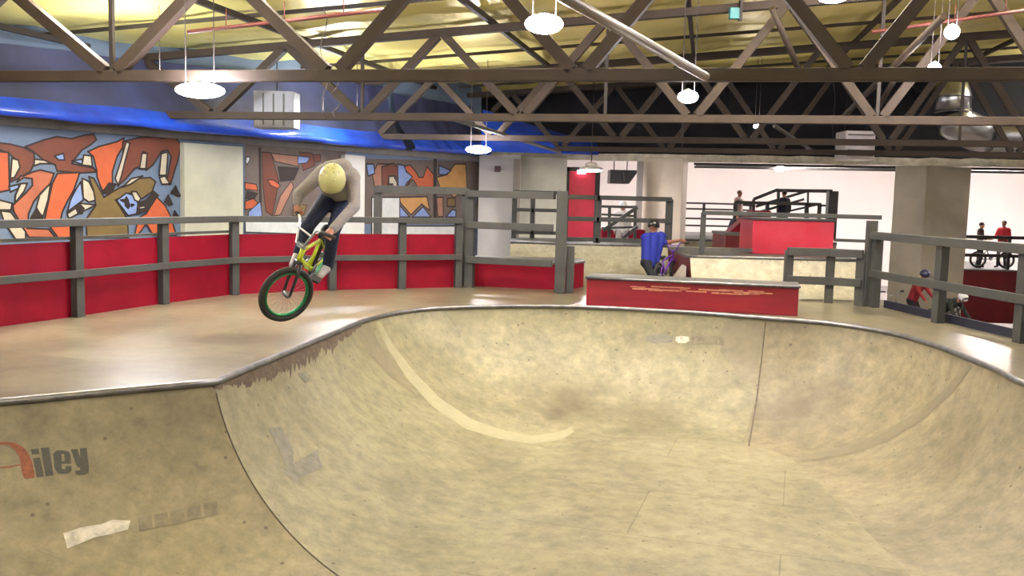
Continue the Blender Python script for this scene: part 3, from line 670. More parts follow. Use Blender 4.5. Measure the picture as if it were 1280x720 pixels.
# frontal pale walls at the end of the left wall
Yw = 26.0
def fwall(name, pxa, pxb, Y, mat, z0=FLZ, z1=2.62, th=.3, label=None, Yb=None):
    bm = NB(); xa = PX(pxa, Y); Yb = Yb or Y; xb = PX(pxb, Yb)
    prism(bm, [(xa, Y), (xb, Yb), (xb, Yb + th), (xa, Y + th)], z0, z1)
    return struct(obj(name, bm, mat), label)
fwall('wall_back', 597, 648, 25.6, M('grey_white_wall', (.50, .49, .47), .7, 0, 1.2, .1), th=1.2, label='grey white wall end')
fwall('wall_back', 649, 706, 26.8, CREAM, th=.8, label='cream wall end')
bm = NB(); x = PX(645, 25.4); box(bm, (x - .12, 25.3, FLZ), (x + .08, 25.5, 2.5)); struct(obj('trim_3', bm, M('brown_pipe_paint', (.18, .15, .12), .6, 0, 3, .2)), 'brown vertical pipe casing')
bm = NB(); p = UY(622, 211, 25.5); box(bm, (p.x - .08, 25.5, p.z - .08), (p.x + .08, 25.605, p.z + .08)); tag(obj('alarm_box', bm, M('dark_red_plastic', (.06, .015, .02), .5, 0, 9, .1), bevel=.01), 'small dark red alarm box high on the grey white wall', 'alarm box')
# red door
t = thing('red_door', 'tall bright red door panel in the opening between pale walls', 'door', (PX(727, 28), 28, FLZ))
bm = NB(); a = UY(712, 214, 28); b = UY(741, 310, 28); box(bm, (a.x, 28, FLZ), (b.x, 28.08, a.z)); obj('leaf', bm, REDB, t)
bm = NB(); box(bm, (a.x - .1, 27.98, FLZ), (a.x - .005, 28.1, a.z + .12)); box(bm, (b.x + .005, 27.98, FLZ), (b.x + .15, 28.1, a.z + .12)); box(bm, (a.x - .1, 27.98, a.z + .005), (b.x + .15, 28.1, a.z + .13)); obj('frame', bm, DARKB, t)
bm = NB(); a = UY(722, 212.5, 27.9); b = UY(732, 217.5, 27.9); box(bm, (a.x, 27.9, b.z), (b.x, 27.97, a.z)); obj('door_light', bm, M('sign_white', (.9, .9, .9), .5, emit=(1, 1, 1), estr=3), t)
# columns
def column(pts, mat, label, z1=2.62):
    bm = NB(); prism(bm, pts, FLZ, z1); o = struct(obj('trim_4', bm, mat, bevel=.02), label); return o
column([(PX(800, 25), 25), (PX(850, 24.6), 24.6), (PX(856, 25.8), 25.8), (PX(806, 26.2), 26.2)], M('peach_plaster', (.62, .54, .44), .7, 0, 1.2, .12), 'cream square column behind the boy in blue')
bm = NB(); x = PX(798, 24.7); box(bm, (x - .1, 24.6, FLZ), (x + .05, 24.8, 2.5)); struct(obj('trim_5', bm, M('grey_pipe_paint', (.22, .20, .19), .6)), 'grey pipe on the cream column')
L_ = Vector((PX(1113, 26.3), 26.3)); N_ = Vector((PX(1153, 25.5), 25.5)); R_ = Vector((PX(1208, 26.1), 26.1)); F_ = L_ + (R_ - N_)
column([L_, N_, R_, F_], COLG, 'wide grey beige column at the right')
# far hall
fb = [Vector((-6, 44.5)), Vector((36, 36.0))]
bm = NB(); prism(bm, [fb[0], fb[1], fb[1] + Vector((0, .4)), fb[0] + Vector((0, .4))], FLZ, 3.4); struct(obj('wall_far', bm, M('far_white_wall', (.84, .79, .76), .7, 0, .5, .05)), 'bright white far wall')
bm = NB(); prism(bm, [(-16, -6), (-16.2, -6.2), (34, -6.2), (34, -6)], FLZ, 5.5); struct(obj('wall_back', bm, WHITE), 'wall behind the camera')
bm = NB(); prism(bm, [(26, -6), (26.3, -6), (34, 60), (33.7, 60)], FLZ, 7.5); struct(obj('wall_right', bm, WHITE), 'right hall wall')
# roof: rises to the right
td = Vector((math.cos(math.radians(11.7)), -math.sin(math.radians(11.7)), 0)); tn = Vector((-td.y, td.x, 0))   # truss direction, away from camera
YC = 27.3
def RZ(x): return 4.55 + .07 * x
bm = NB(); nx, ny = 90, 60; g = []
for i in range(nx + 1):
    row = []
    for j in range(ny + 1):
        # coordinates along the truss and away from the camera
        s = -19 + 46 * i / nx; w = -9 + (YC + 9) * j / ny
        p = td * s + tn * w
        bay = (w % 2.7) / 2.7; sag = .10 * math.sin(PI * bay) ** 2
        z = RZ(p.x) + .05 - sag + .07 * (mnoise.noise(Vector((p.x * .9, p.y * 1.4, 0)))) + .03 * mnoise.noise(Vector((p.x * 3, p.y * 3, 2)))
        row.append(bm.verts.new((p.x, p.y, z)))
    g.append(row)
for i in range(nx):
    for j in range(ny): bm.faces.new((g[i][j], g[i + 1][j], g[i + 1][j + 1], g[i][j + 1])).smooth = True
struct(obj('ceiling', bm, YEL, recalc=False), 'sagging yellow foil insulation under the roof')
# purlins, parallel to trusses
purl = thing('roof_purlins', 'dark steel purlins carrying the yellow insulation', 'roof beams', (0, 10, 4.5))
k = 0
w = 2.7
while w < YC - .3:
    bm = NB(); p = td * -17 + tn * w; q = td * 26 + tn * w
    bar(bm, (p.x, p.y, RZ(p.x) - .07), (q.x, q.y, RZ(q.x) - .07), .06 if k % 2 else .045, .10 if k % 2 else .06); obj('purlin', bm, DARKB if k % 3 else TRUSS, purl); w += 2.7; k += 1
for s in (-10.5, -7.0, -3.6, -.4, 2.9, 6.4, 10.0, 14.0):
    bm = NB(); p = td * s + tn * 2; q = td * s + tn * (YC - .3)
    bar(bm, (p.x, p.y, RZ(p.x) - .16), (q.x, q.y, RZ(q.x) - .16), .07, .09); obj('rafter', bm, DARKB if s < 0 else TRUSS, purl)
# black curtain wall where the high roof ends, cream edge beam, low ceiling behind
p = td * -14 + tn * YC; q = td * 30 + tn * YC
bm = NB(); prism(bm, [(p.x, p.y), (q.x, q.y), (q.x + tn.x * .1, q.y + tn.y * .1), (p.x + tn.x * .1, p.y + tn.y * .1)], 2.80, 7.5); struct(obj('wall_upper', bm, BLACK), 'black curtain wall above the far opening')
PLB = M('broken_plaster', (.42, .39, .31), .8, 0, 5, .0, .5, col2=(.72, .70, .60)); 
bm = NB(); n = 130; prev = None
pp = p - tn * .32; qq = q - tn * .32
for i in range(n + 1):
    a = pp.lerp(qq, i / n); h = .05 * mnoise.noise(Vector((i * .7, 0, 0))) + .03 * mnoise.noise(Vector((i * 2.3, 5, 0)))
    z0, z1 = 2.60 + h * .4, 2.80 + h * .8
    cur = [bm.verts.new((a.x, a.y, z0)), bm.verts.new((a.x, a.y, z1)), bm.verts.new((a.x + tn.x * .3, a.y + tn.y * .3, z1)), bm.verts.new((a.x + tn.x * .3, a.y + tn.y * .3, z0))]
    if prev:
        for m_ in range(4): bm.faces.new((prev[m_], prev[(m_ + 1) % 4], cur[(m_ + 1) % 4], cur[m_]))
    prev = cur
struct(obj('trim_6', bm, PLB), 'crumbling cream edge beam below the black curtain')
bm = NB(); a = pp; prism(bm, [(a.x, a.y + .34), (q.x, q.y + .03), (36, 37), (-6, 46)], 3.25, 3.35); struct(obj('ceiling', bm, M('low_ceiling_white', (.55, .50, .46), .8, 0, 1, .1)), 'low pale ceiling of the far room')
for k, (off, zz, r, mt) in enumerate(((1.2, 2.60, .035, DARKB), (2.6, 2.56, .035, GREYL), (6, 2.72, .05, GREYL))):
    bm = NB(); a = p + tn * off + td * 13.6; b = q + tn * off; tube(bm, [(a.x, a.y, zz), (b.x, b.y, zz)], r, 8); tag(obj('ceiling_pipe', bm, mt), ('thin dark pipe nearest the opening', 'thin grey pipe second behind the opening', 'thicker grey pipe deep in the far room')[k] + ' under the low ceiling', 'pipe')

# ------------------------------------------------------------------ TRUSSES
def truss(i, Y0, node0, label, vert=(), smin=-16, smax=22):
    """Warren truss along td through (0,Y0)"""
    o0 = Vector((0, Y0, 0)); zc = 2.80; sp = 2.80
    t = thing('roof_truss', label, 'truss', (0, Y0, zc), None)
    cw = .13
    def at(s, z): v = o0 + td * s; return Vector((v.x, v.y, z))
    def top(s): return RZ((o0 + td * s).x) - .26
    bm = NB(); bar(bm, at(smin, zc), at(smax, zc), cw, cw); obj('bottom_chord', bm, TRUSS, t, bevel=.01)
    bm = NB(); bar(bm, at(smin, top(smin)), at(smax, top(smax)), cw, cw); obj('top_chord', bm, TRUSS, t, bevel=.01)
    k = math.floor((smin - node0) / sp); s = node0 + k * sp
    while s < smax:
        for sg in (-1, 1):
            e = s + sg * sp / 2
            if smin < s < smax and smin < e < smax:
                bm = NB(); bar(bm, at(s + sg * .08, zc + .06), at(e - sg * .06, top(e) - .05), .13, .13, upv=(tn.x, tn.y, 0)); obj('diagonal', bm, TRUSS, t)
        if any(abs(s - v) < .6 for v in vert):
            bm = NB(); bar(bm, at(s, zc), at(s, top(s)), .05, .05, upv=(tn.x, tn.y, 0)); obj('upright', bm, DARKB, t)
        e = s + sp / 2
        if any(abs(e - v) < .6 for v in vert):
            bm = NB(); bar(bm, at(e, zc), at(e, top(e)), .05, .05, upv=(tn.x, tn.y, 0)); obj('upright', bm, DARKB, t)
        s += sp
    return t
k_ = 1 / math.cos(math.radians(11.7))
truss(1, 10.15, -4.82 * k_, 'nearest brown steel roof truss, its bottom beam crossing the whole picture', vert=(-4.9,))
truss(2, 15.55, .08 * k_, 'second nearest brown roof truss, seen below the first beam', vert=(-2.7, 1.5, 5.8, -7.8))
truss(3, 21.0, 2.25 * k_, 'third brown roof truss, third beam down from the top', vert=(4, 9))
truss(4, 25.2, 3.95 * k_, 'farthest brown roof truss just before the black curtain')
# round pale brace from roof down to the first truss
bm = NB(); a = UY(882, 96, 9.55); b = UY(690, -12, 6.9)
tube(bm, [a, b, b + (b - a) * .05], .048, 12); tag(obj('brace_pipe', bm, M('pale_pipe', (0.1764, 0.147, 0.1176), .45, .2, 4, .2)), 'pale round diagonal brace pipe running down to the first beam', 'brace pipe')
for k, (p, q, Ya, Yb, r, lab) in enumerate((((965, 10), (1000, 90), 14.3, 15.0, .05, 'steep brown knee brace at the middle of the second truss'), ((1118, 100), (1088, 150), 14.5, 17, .045, 'dark slanting brace under the first beam right of the middle'), ((1180, 20), (1050, 150), 12, 17.5, .05, 'long dark brace slanting down left below the small bulbs'), ((570, 150), (700, 190), 19, 24, .045, 'pale sloping pipe beside the blue tarpaulin'), ((968, 157), (1015, 188), 20, 24.5, .045, 'pale short sloping pipe behind the third beam'))):
    bm = NB(); tube(bm, [UY(*p, Ya), UY(*q, Yb)], r, 8); tag(obj('brace_pipe', bm, TRUSS if k < 3 else GREYL), lab, 'brace pipe')
# red sprinkler pipes under the roof
RP = M('red_oxide_pipe', (0.096, 0.021, 0.018), .5, 0, 4, .2)
for k, (p, q, Ya, Yb, lab) in enumerate((((235, 40), (480, 12), 12.6, 12.2, 'red sprinkler pipe left under the yellow foil'), ((1090, 40), (1300, 10), 14, 13.6, 'red sprinkler pipe right under the yellow foil'))):
    bm = NB(); a = UY(*p, Ya); b = UY(*q, Yb); tube(bm, [a, b], .028, 8)
    for s in (.2, .5, .8):
        c = a.lerp(b, s); tube(bm, [c, c + Vector((0, 0, .25))], .008, 6)
    tag(obj('sprinkler_pipe', bm, RP), lab, 'pipe')
# ------------------------------------------------------------------ tarpaulins
def tarp(name, label, pxa, pxb, ztop_off, zb0, zb1, out, mat, mat2, off0=.12, thick=True, ztopfix=None, topz=None):
    a = WL(pxa, 200); b = WL(pxb, 200); n = 60; m = 16; bm = NB(); g = []
    for i in range(n + 1):
        f = i / n; p = a.lerp(b, f); row = []
        zt = (RZ(p.x) - .30) if topz is None else topz; zb = zb0 + (zb1 - zb0) * f
        for j in range(m + 1):
            v = j / m; z = zt + (zb - zt) * v
            o_ = off0 + out * (v ** 2.2) + .10 * mnoise.noise(Vector((f * 9, v * 3, 1))) * (.3 + v) 
            if j == m: o_ -= .25; z -= .02
            if j == m - 1: z -= .06
            q = Vector((p.x, p.y, 0)) + wn * max(o_, .06); row.append(bm.verts.new((q.x, q.y, z + .03 * mnoise.noise(Vector((f * 14, 3, v))))))
        g.append(row)
    for i in range(n):
        for j in range(m):
            fc = bm.faces.new((g[i][j], g[i][j + 1], g[i + 1][j + 1], g[i + 1][j])); fc.smooth = True; fc.material_index = 0 if j < m * .72 else 1  # shaded tone on the upper part, lit tone painted along the hem
    return tag(obj(name, bm, [mat2, mat], recalc=False), label, 'tarpaulin')
tarp('tarpaulin', 'long blue tarpaulin bulging out over the graffiti wall at the left', -260, 478, 0, WTOP + .10, WTOP + .09, .75, TARP, TARPU)
tarp('tarpaulin', 'second blue tarpaulin hanging farther back toward the middle', 486, 585, 0, WTOP + .10, WTOP + .15, .8, TARP, TARPU, topz=3.9)
# its continuation over the pale walls, a sagging blue sheet
bm = NB(); g = []
for i in range(31):
    f = i / 30; row = []
    for j in range(13):
        v = j / 12; px = 600 + 142 * f; Y = 24.6 + 1.6 * f - .0 * v
        z = 3.75 - .9 * f * .8 + (2.62 + .06 * f - (3.75 - .9 * f * .8)) * v
        p = Vector((PX(px, Y), Y - .7 * math.sin(v * PI * .55) + .12 * mnoise.noise(Vector((f * 6, v * 3, 7))), z)); row.append(bm.verts.new(p))
    g.append(row)
for i in range(30):
    for j in range(12): bm.faces.new((g[i][j], g[i][j + 1], g[i + 1][j + 1], g[i + 1][j])).smooth = True
tag(obj('tarpaulin', bm, TARP, recalc=False), 'dark blue sagging sheet above the pale walls in the middle', 'tarpaulin')

# ------------------------------------------------------------------ duct
t = thing('air_duct', 'large silver round air duct with an elbow turning right under the beams', 'duct', (9, 19, 3))
Yd = 24.0; a = UY(1190, 122, Yd); b = UY(1190, 140, Yd); c = UY(1208, 161, Yd); d = UY(1235, 168, Yd); e = UY(1330, 171, Yd)
arc = [b, b.lerp(c, .5) + Vector((-.07, 0, -.08)), c, c.lerp(d, .5) + Vector((0, 0, -.04)), d]
bm = NB(); tube(bm, [Vector((a.x, 25.3, a.z + .45)), Vector((a.x, 24.6, a.z + .42)), Vector((a.x, 24.15, a.z + .25)), a, b], .46, 24); obj('riser', bm, GALV, t)
bm = NB(); tube(bm, arc, .46, 24); obj('elbow', bm, GALV, t)
bm = NB(); tube(bm, [d, e + Vector((2, -.4, -.05))], .44, 24); obj('run', bm, GALV, t)
for z, nv in ((a, (0, 0, 1)), (b, (0, 0, 1)), (d, (1, 0, 0))):
    bm = NB(); ring(bm, z, nv, .465, .02, 28, 6); obj('collar', bm, STEEL, t)
t = thing('ceiling_heater', 'pale boxy air heater hung under the far trusses in the middle right', 'heater', UY(1076, 180, 24))
a = UY(1058, 163, 24.0); b = UY(1093, 200, 24.0)
bm = NB(); box(bm, (a.x, 24.0, b.z), (b.x, 24.8, a.z)); obj('case', bm, M('heater_white', (.85, .80, .84), .4, 0, 3, .1), t, bevel=.03)
bm = NB()
for k in range(5): z = b.z + (a.z - b.z) * (k + .7) / 5.6; box(bm, (a.x + .05, 23.97, z), (b.x - .05, 24.0, z + .03))
obj('louvre', bm, GREYL, t)
bm = NB(); tube(bm, [(a.x + .1, 24.4, a.z), (a.x + .1, 24.4, 4.4)], .01, 6); tube(bm, [(b.x - .1, 24.4, a.z), (b.x - .1, 24.4, 4.4)], .01, 6); obj('hanger', bm, DARKB, t)
# wall cabinet glimpsed behind the tarpaulin: pale panel between beams at left
a = UY(322, 115, 17.5); b = UY(372, 162, 17.5)
t = thing('air_unit', 'pale grey box unit behind the second beam at the left', 'air unit', a)
bm = NB(); box(bm, (a.x, 17.2, b.z), (b.x, 17.7, a.z)); obj('case', bm, M('unit_grey', (.30, .31, .36), .5, 0, 3, .15), t, bevel=.02)
bm = NB()
for k in range(3): x = a.x + (b.x - a.x) * (k + 1) / 4; box(bm, (x - .012, 17.18, b.z + .05), (x + .012, 17.2, a.z - .05))
obj('rib', bm, GREYL, t)
bm = NB(); tube(bm, [((a.x + b.x) / 2, 17.45, a.z), ((a.x + b.x) / 2, 17.45, RZ(a.x))], .012, 6); obj('hanger', bm, DARKB, t)

# ------------------------------------------------------------------ LAMPS
def lamp(px, py, Y, r, lab, wires=True, mat=LAMPM, group=None, yaw=0.0, pos=None):
    c = Vector(pos) if pos else UY(px, py, Y)
    t = thing('ceiling_lamp', lab, 'lamp', c, group)
    ax = (Vector((math.cos(yaw), math.sin(yaw), 0)), Vector((-math.sin(yaw), math.cos(yaw), 0)), Vector((0, 0, 1)))
    bm = NB(); ball(bm, c, (r[0], r[1], r[2]), 20, 10, axes=ax); obj('diffuser', bm, mat, t)
    bm = NB(); ball(bm, c + Vector((0, 0, r[2] * .8)), (r[0] * .35, r[1] * .35, r[2] * .5), 16, 8, axes=ax); obj('housing', bm, GREYL, t)
    if wires:
        for s in (-.6, .6):
            q = c + ax[0] * (s * r[0]) + Vector((0, 0, r[2])); bm = NB(); tube(bm, [q, (q.x, q.y, RZ(q.x) if c.y < 26 else 2.66)], .006, 5); obj('cable', bm, DARKB, t)
    return t
lamp(250, 113, 10.6, (.28, .22, .085), 'bright oblong lamp hanging left in front of the blue tarpaulin', yaw=-.1)
lamp(680, 30, 7.6, (.155, .18, .075), 'brightest oval lamp at the top middle, nearest the viewer')
lamp(598, 187, 20.5, (.28, .2, .085), 'small oblong lamp below the blue tarpaulin in the middle')
lamp(860, 121, 11.0, (.12, .12, .075), 'round lamp just under the first beam right of the middle')
lamp(1190, 40, 13.0, (.10, .10, .10), 'round bulb high at the right, upper of the pair')
lamp(1168, 86, 13.2, (.09, .09, .09), 'round bulb at the right, lower of the pair')
lamp(946, 158, 22.3, (.08, .08, .05), 'tiny lamp under the second beam near the middle')
lamp(1041, -4, 13.0, (.2, .2, .08), 'lamp at the top edge, right of the middle')
for k, (px, py, Y, lab) in enumerate(((172, 98.5, 14.0, 'slim strip lamp behind the first beam, lighting the blue tarpaulin'), (425, 146, 19.3, 'slim strip lamp behind the second beam near the blue tarpaulin'))):
    lamp(0, 0, 0, (.62, .05, .045), lab, pos=UY(px, py, Y), yaw=-.2, mat=M('strip_lamp_glow', (1, 1, 1), .5, emit=(.92, .95, 1), estr=95))
t = thing('dome_lamp', 'white dome shaped lamp hanging before the red door', 'lamp', UY(739, 210, 24))
c = UY(739, 211, 24); bm = NB(); ball(bm, c, (.32, .32, .07), 20, 8); obj('shade', bm, M('dome_white', (.8, .74, .72), .4), t)
bm = NB(); ball(bm, c - Vector((0, 0, .035)), (.28, .28, .05), 20, 8); obj('diffuser', bm, LAMPM, t)
bm = NB(); ball(bm, c + Vector((0, 0, .1)), (.16, .16, .08), 14, 8); obj('cap', bm, M('dome_white', (.8, .8, .8)), t)
bm = NB(); tube(bm, [c, (c.x, c.y, RZ(c.x) - .02)], .012, 6); obj('cable', bm, DARKB, t)
# lamps added outside the frame to brighten bowl, deck and roof (the same fittings, over the bowl and behind the camera)
for k, p in enumerate(((-3.4, 3.6, 4.0), (3.6, 3.8, 4.3), (.3, .4, 4.1), (8.5, 7.2, 4.8), (-6.6, 6.2, 3.9), (-2.4, -2.5, 4), (4, -2.5, 4.3), (-3.2, 11.4, 4.12), (.6, 11.2, 4.22), (4.2, 11.0, 4.45), (10.4, 13.0, 4.7), (12.6, 18.5, 4.9), (-5.15, 8.7, 3.0), (9.6, 9.0, 4.5), (-5.2, 11.7, 3.97), (-1.3, 12.2, 4.22), (2.6, 12.3, 4.42), (6.6, 12.0, 4.72), (8.4, 13.6, 4.85), (13.5, 23, 5.1))):
    lamp(0, 0, 0, (.30, .22, .07), 'added bright oblong hall lamp under the roof outside the picture', pos=p, group='added hall lamps out of view')
# unseen far room lights, added to brighten the far wall
for k, (x, y) in enumerate(((3.5, 32), (9.5, 31), (15.5, 30), (22, 29.5), (5, 36.5), (12, 35.5), (19, 34.5), (26, 33), (-.5, 31.5))):
    lamp(0, 0, 0, (.55, .16, .05), 'added long white lamp under the low ceiling of the far room', pos=(x, y, 3.12), mat=LAMPF, wires=False, group='added far room lamps')
lamp(0, 0, 0, (.16, .16, .08), 'bright lamp on the edge of the far room ceiling right of middle', pos=UY(975, 211, 28.5), wires=False, mat=LAMPF)
# black ceiling unit and teal junction box
t = thing('ceiling_unit', 'black angular unit hanging under the low ceiling beside the red door', 'ceiling unit', UY(780, 222, 28))
a = UY(763, 212, 28); b = UY(798, 230, 28)
bm = NB(); prism(bm, [(a.x, 28.0), (b.x, 28.0), (b.x, 28.8), (a.x, 28.8)], b.z, a.z)
for v in bm.verts:
    if v.co.z < b.z + .01 and v.co.x > b.x - .01: v.co.x -= .28
obj('case', bm, M('black_plastic', (.02, .02, .022), .4, 0, 5, .2), t, bevel=.01)
bm = NB(); bar(bm, ((a.x + b.x) / 2, 27.98, b.z + .06), ((a.x + b.x) / 2 - .05, 27.98, a.z - .06), .16, .03); obj('grey_panel', bm, GREYL, t)
for sx in (.15, .55):
    bm = NB(); tube(bm, [(a.x + sx, 28.4, a.z), (a.x + sx, 28.4, 3.26)], .015, 6); obj('hanger', bm, DARKB, t)
t = thing('junction_box', 'small teal box on the top bar of the second truss', 'junction box', UY(917, 16, 14.7))
a = UY(912, 10, 14.72); b = UY(923, 24, 14.72)
bm = NB(); box(bm, (a.x, 14.66, b.z), (b.x, 14.78, a.z)); obj('case', bm, M('teal_plastic', (.05, .22, .26), .4, 0, 9, .1), t, bevel=.006)
bm = NB(); box(bm, (b.x + .005, 14.67, b.z - .02), (b.x + .05, 14.77, a.z + .12)); obj('bracket', bm, DARKB, t)
# cables hanging
for k, (px, py0, py1, Y) in enumerate(((404, 10, 150, 12.5), (418, 100, 150, 12.8), (1040, 20, 190, 22), (852, 150, 190, 20))):
    bm = NB(); a = UY(px, py0, Y); b = UY(px + 3, py1, Y); pts = [a.lerp(b, i / 10) + Vector((.05 * math.sin(i * 1.3), .03 * math.cos(i), 0)) for i in range(11)]
    tube(bm, pts, .007, 5); tag(obj('hanging_cable', bm, DARKB), ('dark cable looping over the first beam left of the middle', 'second dark cable by the looped one on the left', 'long thin wire hanging by the heater', 'thin wire under the round lamp')[k], 'cable')

# ------------------------------------------------------------------ PEOPLE
def capsule(bm, p, q, r1, r2, n=7):
    p = Vector(p); q = Vector(q)
    for i in range(n + 1):
        t = i / n; ball(bm, p.lerp(q, t), r1 + (r2 - r1) * t, 12, 8)
def hull_caps(bm, p, q, r1, r2):
    p = Vector(p); q = Vector(q); tb = NB(); ball(tb, p, r1, 12, 8); ball(tb, q, r2, 12, 8)
    r = bmesh.ops.convex_hull(tb, input=tb.verts)
    inter = [e for e in r['geom_interior'] if isinstance(e, bmesh.types.BMVert)]
    if inter: bmesh.ops.delete(tb, geom=inter, context='VERTS')
    me = bpy.data.meshes.new('tmp'); tb.to_mesh(me); tb.free(); bm.from_mesh(me); bpy.data.meshes.remove(me)
def fuse(name, bm, mat, parent, voxel=.012, smooth=4, sub=False):
    """one continuous surface from overlapping limbs"""
    me = bpy.data.meshes.new(name); bm.to_mesh(me); bm.free(); o = bpy.data.objects.new(name, me); COL.objects.link(o)
    r = o.modifiers.new('r', 'REMESH'); r.mode = 'VOXEL'; r.voxel_size = voxel; r.use_smooth_shade = True
    s = o.modifiers.new('s', 'SMOOTH'); s.iterations = smooth; s.factor = .6
    dg = bpy.context.evaluated_depsgraph_get(); ev = o.evaluated_get(dg); nm = bpy.data.meshes.new_from_object(ev)
    o.modifiers.clear(); o.data = nm; bpy.data.meshes.remove(me)
    nm.materials.clear(); nm.materials.append(mat)
    for p in nm.polygons: p.use_smooth = True
    if parent: o.parent = parent; o.matrix_parent_inverse = Matrix.Translation(-parent.location)
    return o
SKIN = M('skin', (0.3528, 0.1512, 0.1008), .5, 0, 12, .08)
def hand(bm, wrist, palm, barc, bdir, s=1.0, outd=1):
    """gripping hand: palm over the bar, four fingers wrapped round it, thumb on the inner side"""
    wrist = Vector(wrist); palm = Vector(palm); bdir = Vector(bdir).normalized()
    hull_caps(bm, wrist, palm, .027 * s, .030 * s)
    u = (palm - wrist).normalized(); nrm = bdir.cross(u).normalized(); u = nrm.cross(bdir).normalized()
    rad = .021 * s
    for k in range(4):
        c = palm + bdir * ((k - 1.5) * .021 * s); L_ = (.9, 1.0, .95, .78)[k]
        hull_caps(bm, wrist.lerp(c, .55), c, .017 * s, .0115 * s)
        ctr = c + nrm * (rad * 1.0); prevp = c
        for st in (55, 120, 190):
            a = math.radians(st * L_); nx_ = ctr - nrm * (rad * 1.35 * math.cos(a)) + u * (rad * 1.35 * math.sin(a))
            hull_caps(bm, prevp, nx_, .0105 * s, .0088 * s); prevp = nx_
    b0 = wrist.lerp(palm, .45) + bdir * (.030 * s * outd); b1 = b0 + bdir * (.022 * s * outd) + u * .02 * s + nrm * .015 * s; b2 = b1 + nrm * .028 * s + u * .012 * s
    hull_caps(bm, b0, b1, .013 * s, .0115 * s); hull_caps(bm, b1, b2, .0115 * s, .009 * s)
def face(bm, c, f, up, s=1.0):
    """head with brow, nose, mouth, chin and ears; c centre, f facing, up"""
    c = Vector(c); f = Vector(f).normalized(); up = Vector(up); up = (up - f * up.dot(f)).normalized(); r = f.cross(up).normalized()
    ball(bm, c + up * .02 * s, (.076 * s, .095 * s, .100 * s), 20, 14, axes=(r, f, up))
    ball(bm, c - up * .055 * s + f * .025 * s, (.052 * s, .062 * s, .055 * s), 16, 10, axes=(r, f, up))
    hull_caps(bm, c + f * .092 * s + up * .015 * s, c + f * .112 * s - up * .018 * s, .008 * s, .013 * s)
    ball(bm, c + f * .085 * s + up * .032 * s, (.05 * s, .012 * s, .008 * s), 12, 6, axes=(r, f, up))
    ball(bm, c + f * .085 * s - up * .055 * s, (.024 * s, .010 * s, .007 * s), 12, 6, axes=(r, f, up))
    for sg in (-1, 1): ball(bm, c + r * (.078 * s * sg) - f * .01 * s, (.010 * s, .018 * s, .030 * s), 10, 6, axes=(r, f, up))
def features(t, c, f, up, s=1.0):
    c = Vector(c); f = Vector(f).normalized(); up = Vector(up); up = (up - f * up.dot(f)).normalized(); r = f.cross(up).normalized()
    for sg in (-1, 1):
        bm = NB(); ball(bm, c + f * .084 * s + r * (.030 * s * sg) + up * .016 * s, (.012 * s, .008 * s, .007 * s), 10, 6, axes=(r, f, up)); obj('eye', bm, M('eye_dark', (.02, .015, .012), .2, 0, 40, .1), t)
def helmet(t, c, f, up, mat, s=1.0, vents=True, hair=None):
    c = Vector(c); f = Vector(f).normalized(); up = Vector(up); up = (up - f * up.dot(f)).normalized(); r = f.cross(up).normalized()
    bm = NB(); g = []; seg = 24; rg = 10
    cc = c + up * .035 * s
    for i in range(rg + 1):
        th = (PI * .57) * i / rg
        row = []
        for j in range(seg):
            a = 2 * PI * j / seg; rx, ry, rz = .112 * s, .135 * s, .125 * s
            low = .02 * s * (1 if abs(math.cos(a)) > .7 else 0) * (i == rg)
            row.append(bm.verts.new(cc + r * (rx * math.sin(th) * math.cos(a)) + f * (ry * math.sin(th) * math.sin(a)) + up * (rz * math.cos(th) - low)))
        g.append(row)
    for i in range(rg):
        for j in range(seg): bm.faces.new((g[i][j], g[i][(j + 1) % seg], g[i + 1][(j + 1) % seg], g[i + 1][j])).smooth = True
    bmesh.ops.remove_doubles(bm, verts=bm.verts, dist=1e-4)
    o = obj('helmet', bm, mat, t); md = o.modifiers.new('s', 'SOLIDIFY'); md.thickness = .012 * s
    if vents:
        bm = NB()
        for i in (2, 4):
            for j in range(0, 24, 4):
                th = PI * .57 * i / rg; a = 2 * PI * j / seg + (.25 if i == 4 else 0); n_ = (r * (math.sin(th) * math.cos(a)) + f * (math.sin(th) * math.sin(a)) + up * math.cos(th))
                p_ = cc + r * (.112 * s * math.sin(th) * math.cos(a)) + f * (.135 * s * math.sin(th) * math.sin(a)) + up * (.125 * s * math.cos(th))
                ball(bm, p_, .009 * s, 8, 6)
        v = obj('vent', bm, M('vent_shade', (.55, .54, .25), .6), o)
        v.parent = o; v.matrix_parent_inverse = o.matrix_world.inverted() if False else Matrix.Identity(4)
    # strap
    bm = NB(); tube(bm, [cc + r * .108 * s - up * .03 * s, c + r * .06 * s - up * .085 * s + f * .03 * s, c - up * .115 * s + f * .045 * s, c - r * .06 * s - up * .085 * s + f * .03 * s, cc - r * .108 * s - up * .03 * s], .006 * s, 6)
    obj('helmet_strap', bm, M('strap_black', (.02, .02, .02), .7), t)
    return o
def shoe(t, ankle, toe, mat, sole, s=1.0):
    a = Vector(ankle); b = Vector(toe); d = (b - a).normalized()
    bm = NB(); hull_caps(bm, a, a.lerp(b, .45) , .048 * s, .042 * s); hull_caps(bm, a.lerp(b, .45), b, .042 * s, .034 * s); fuse('shoe', bm, mat, t, .008, 2)

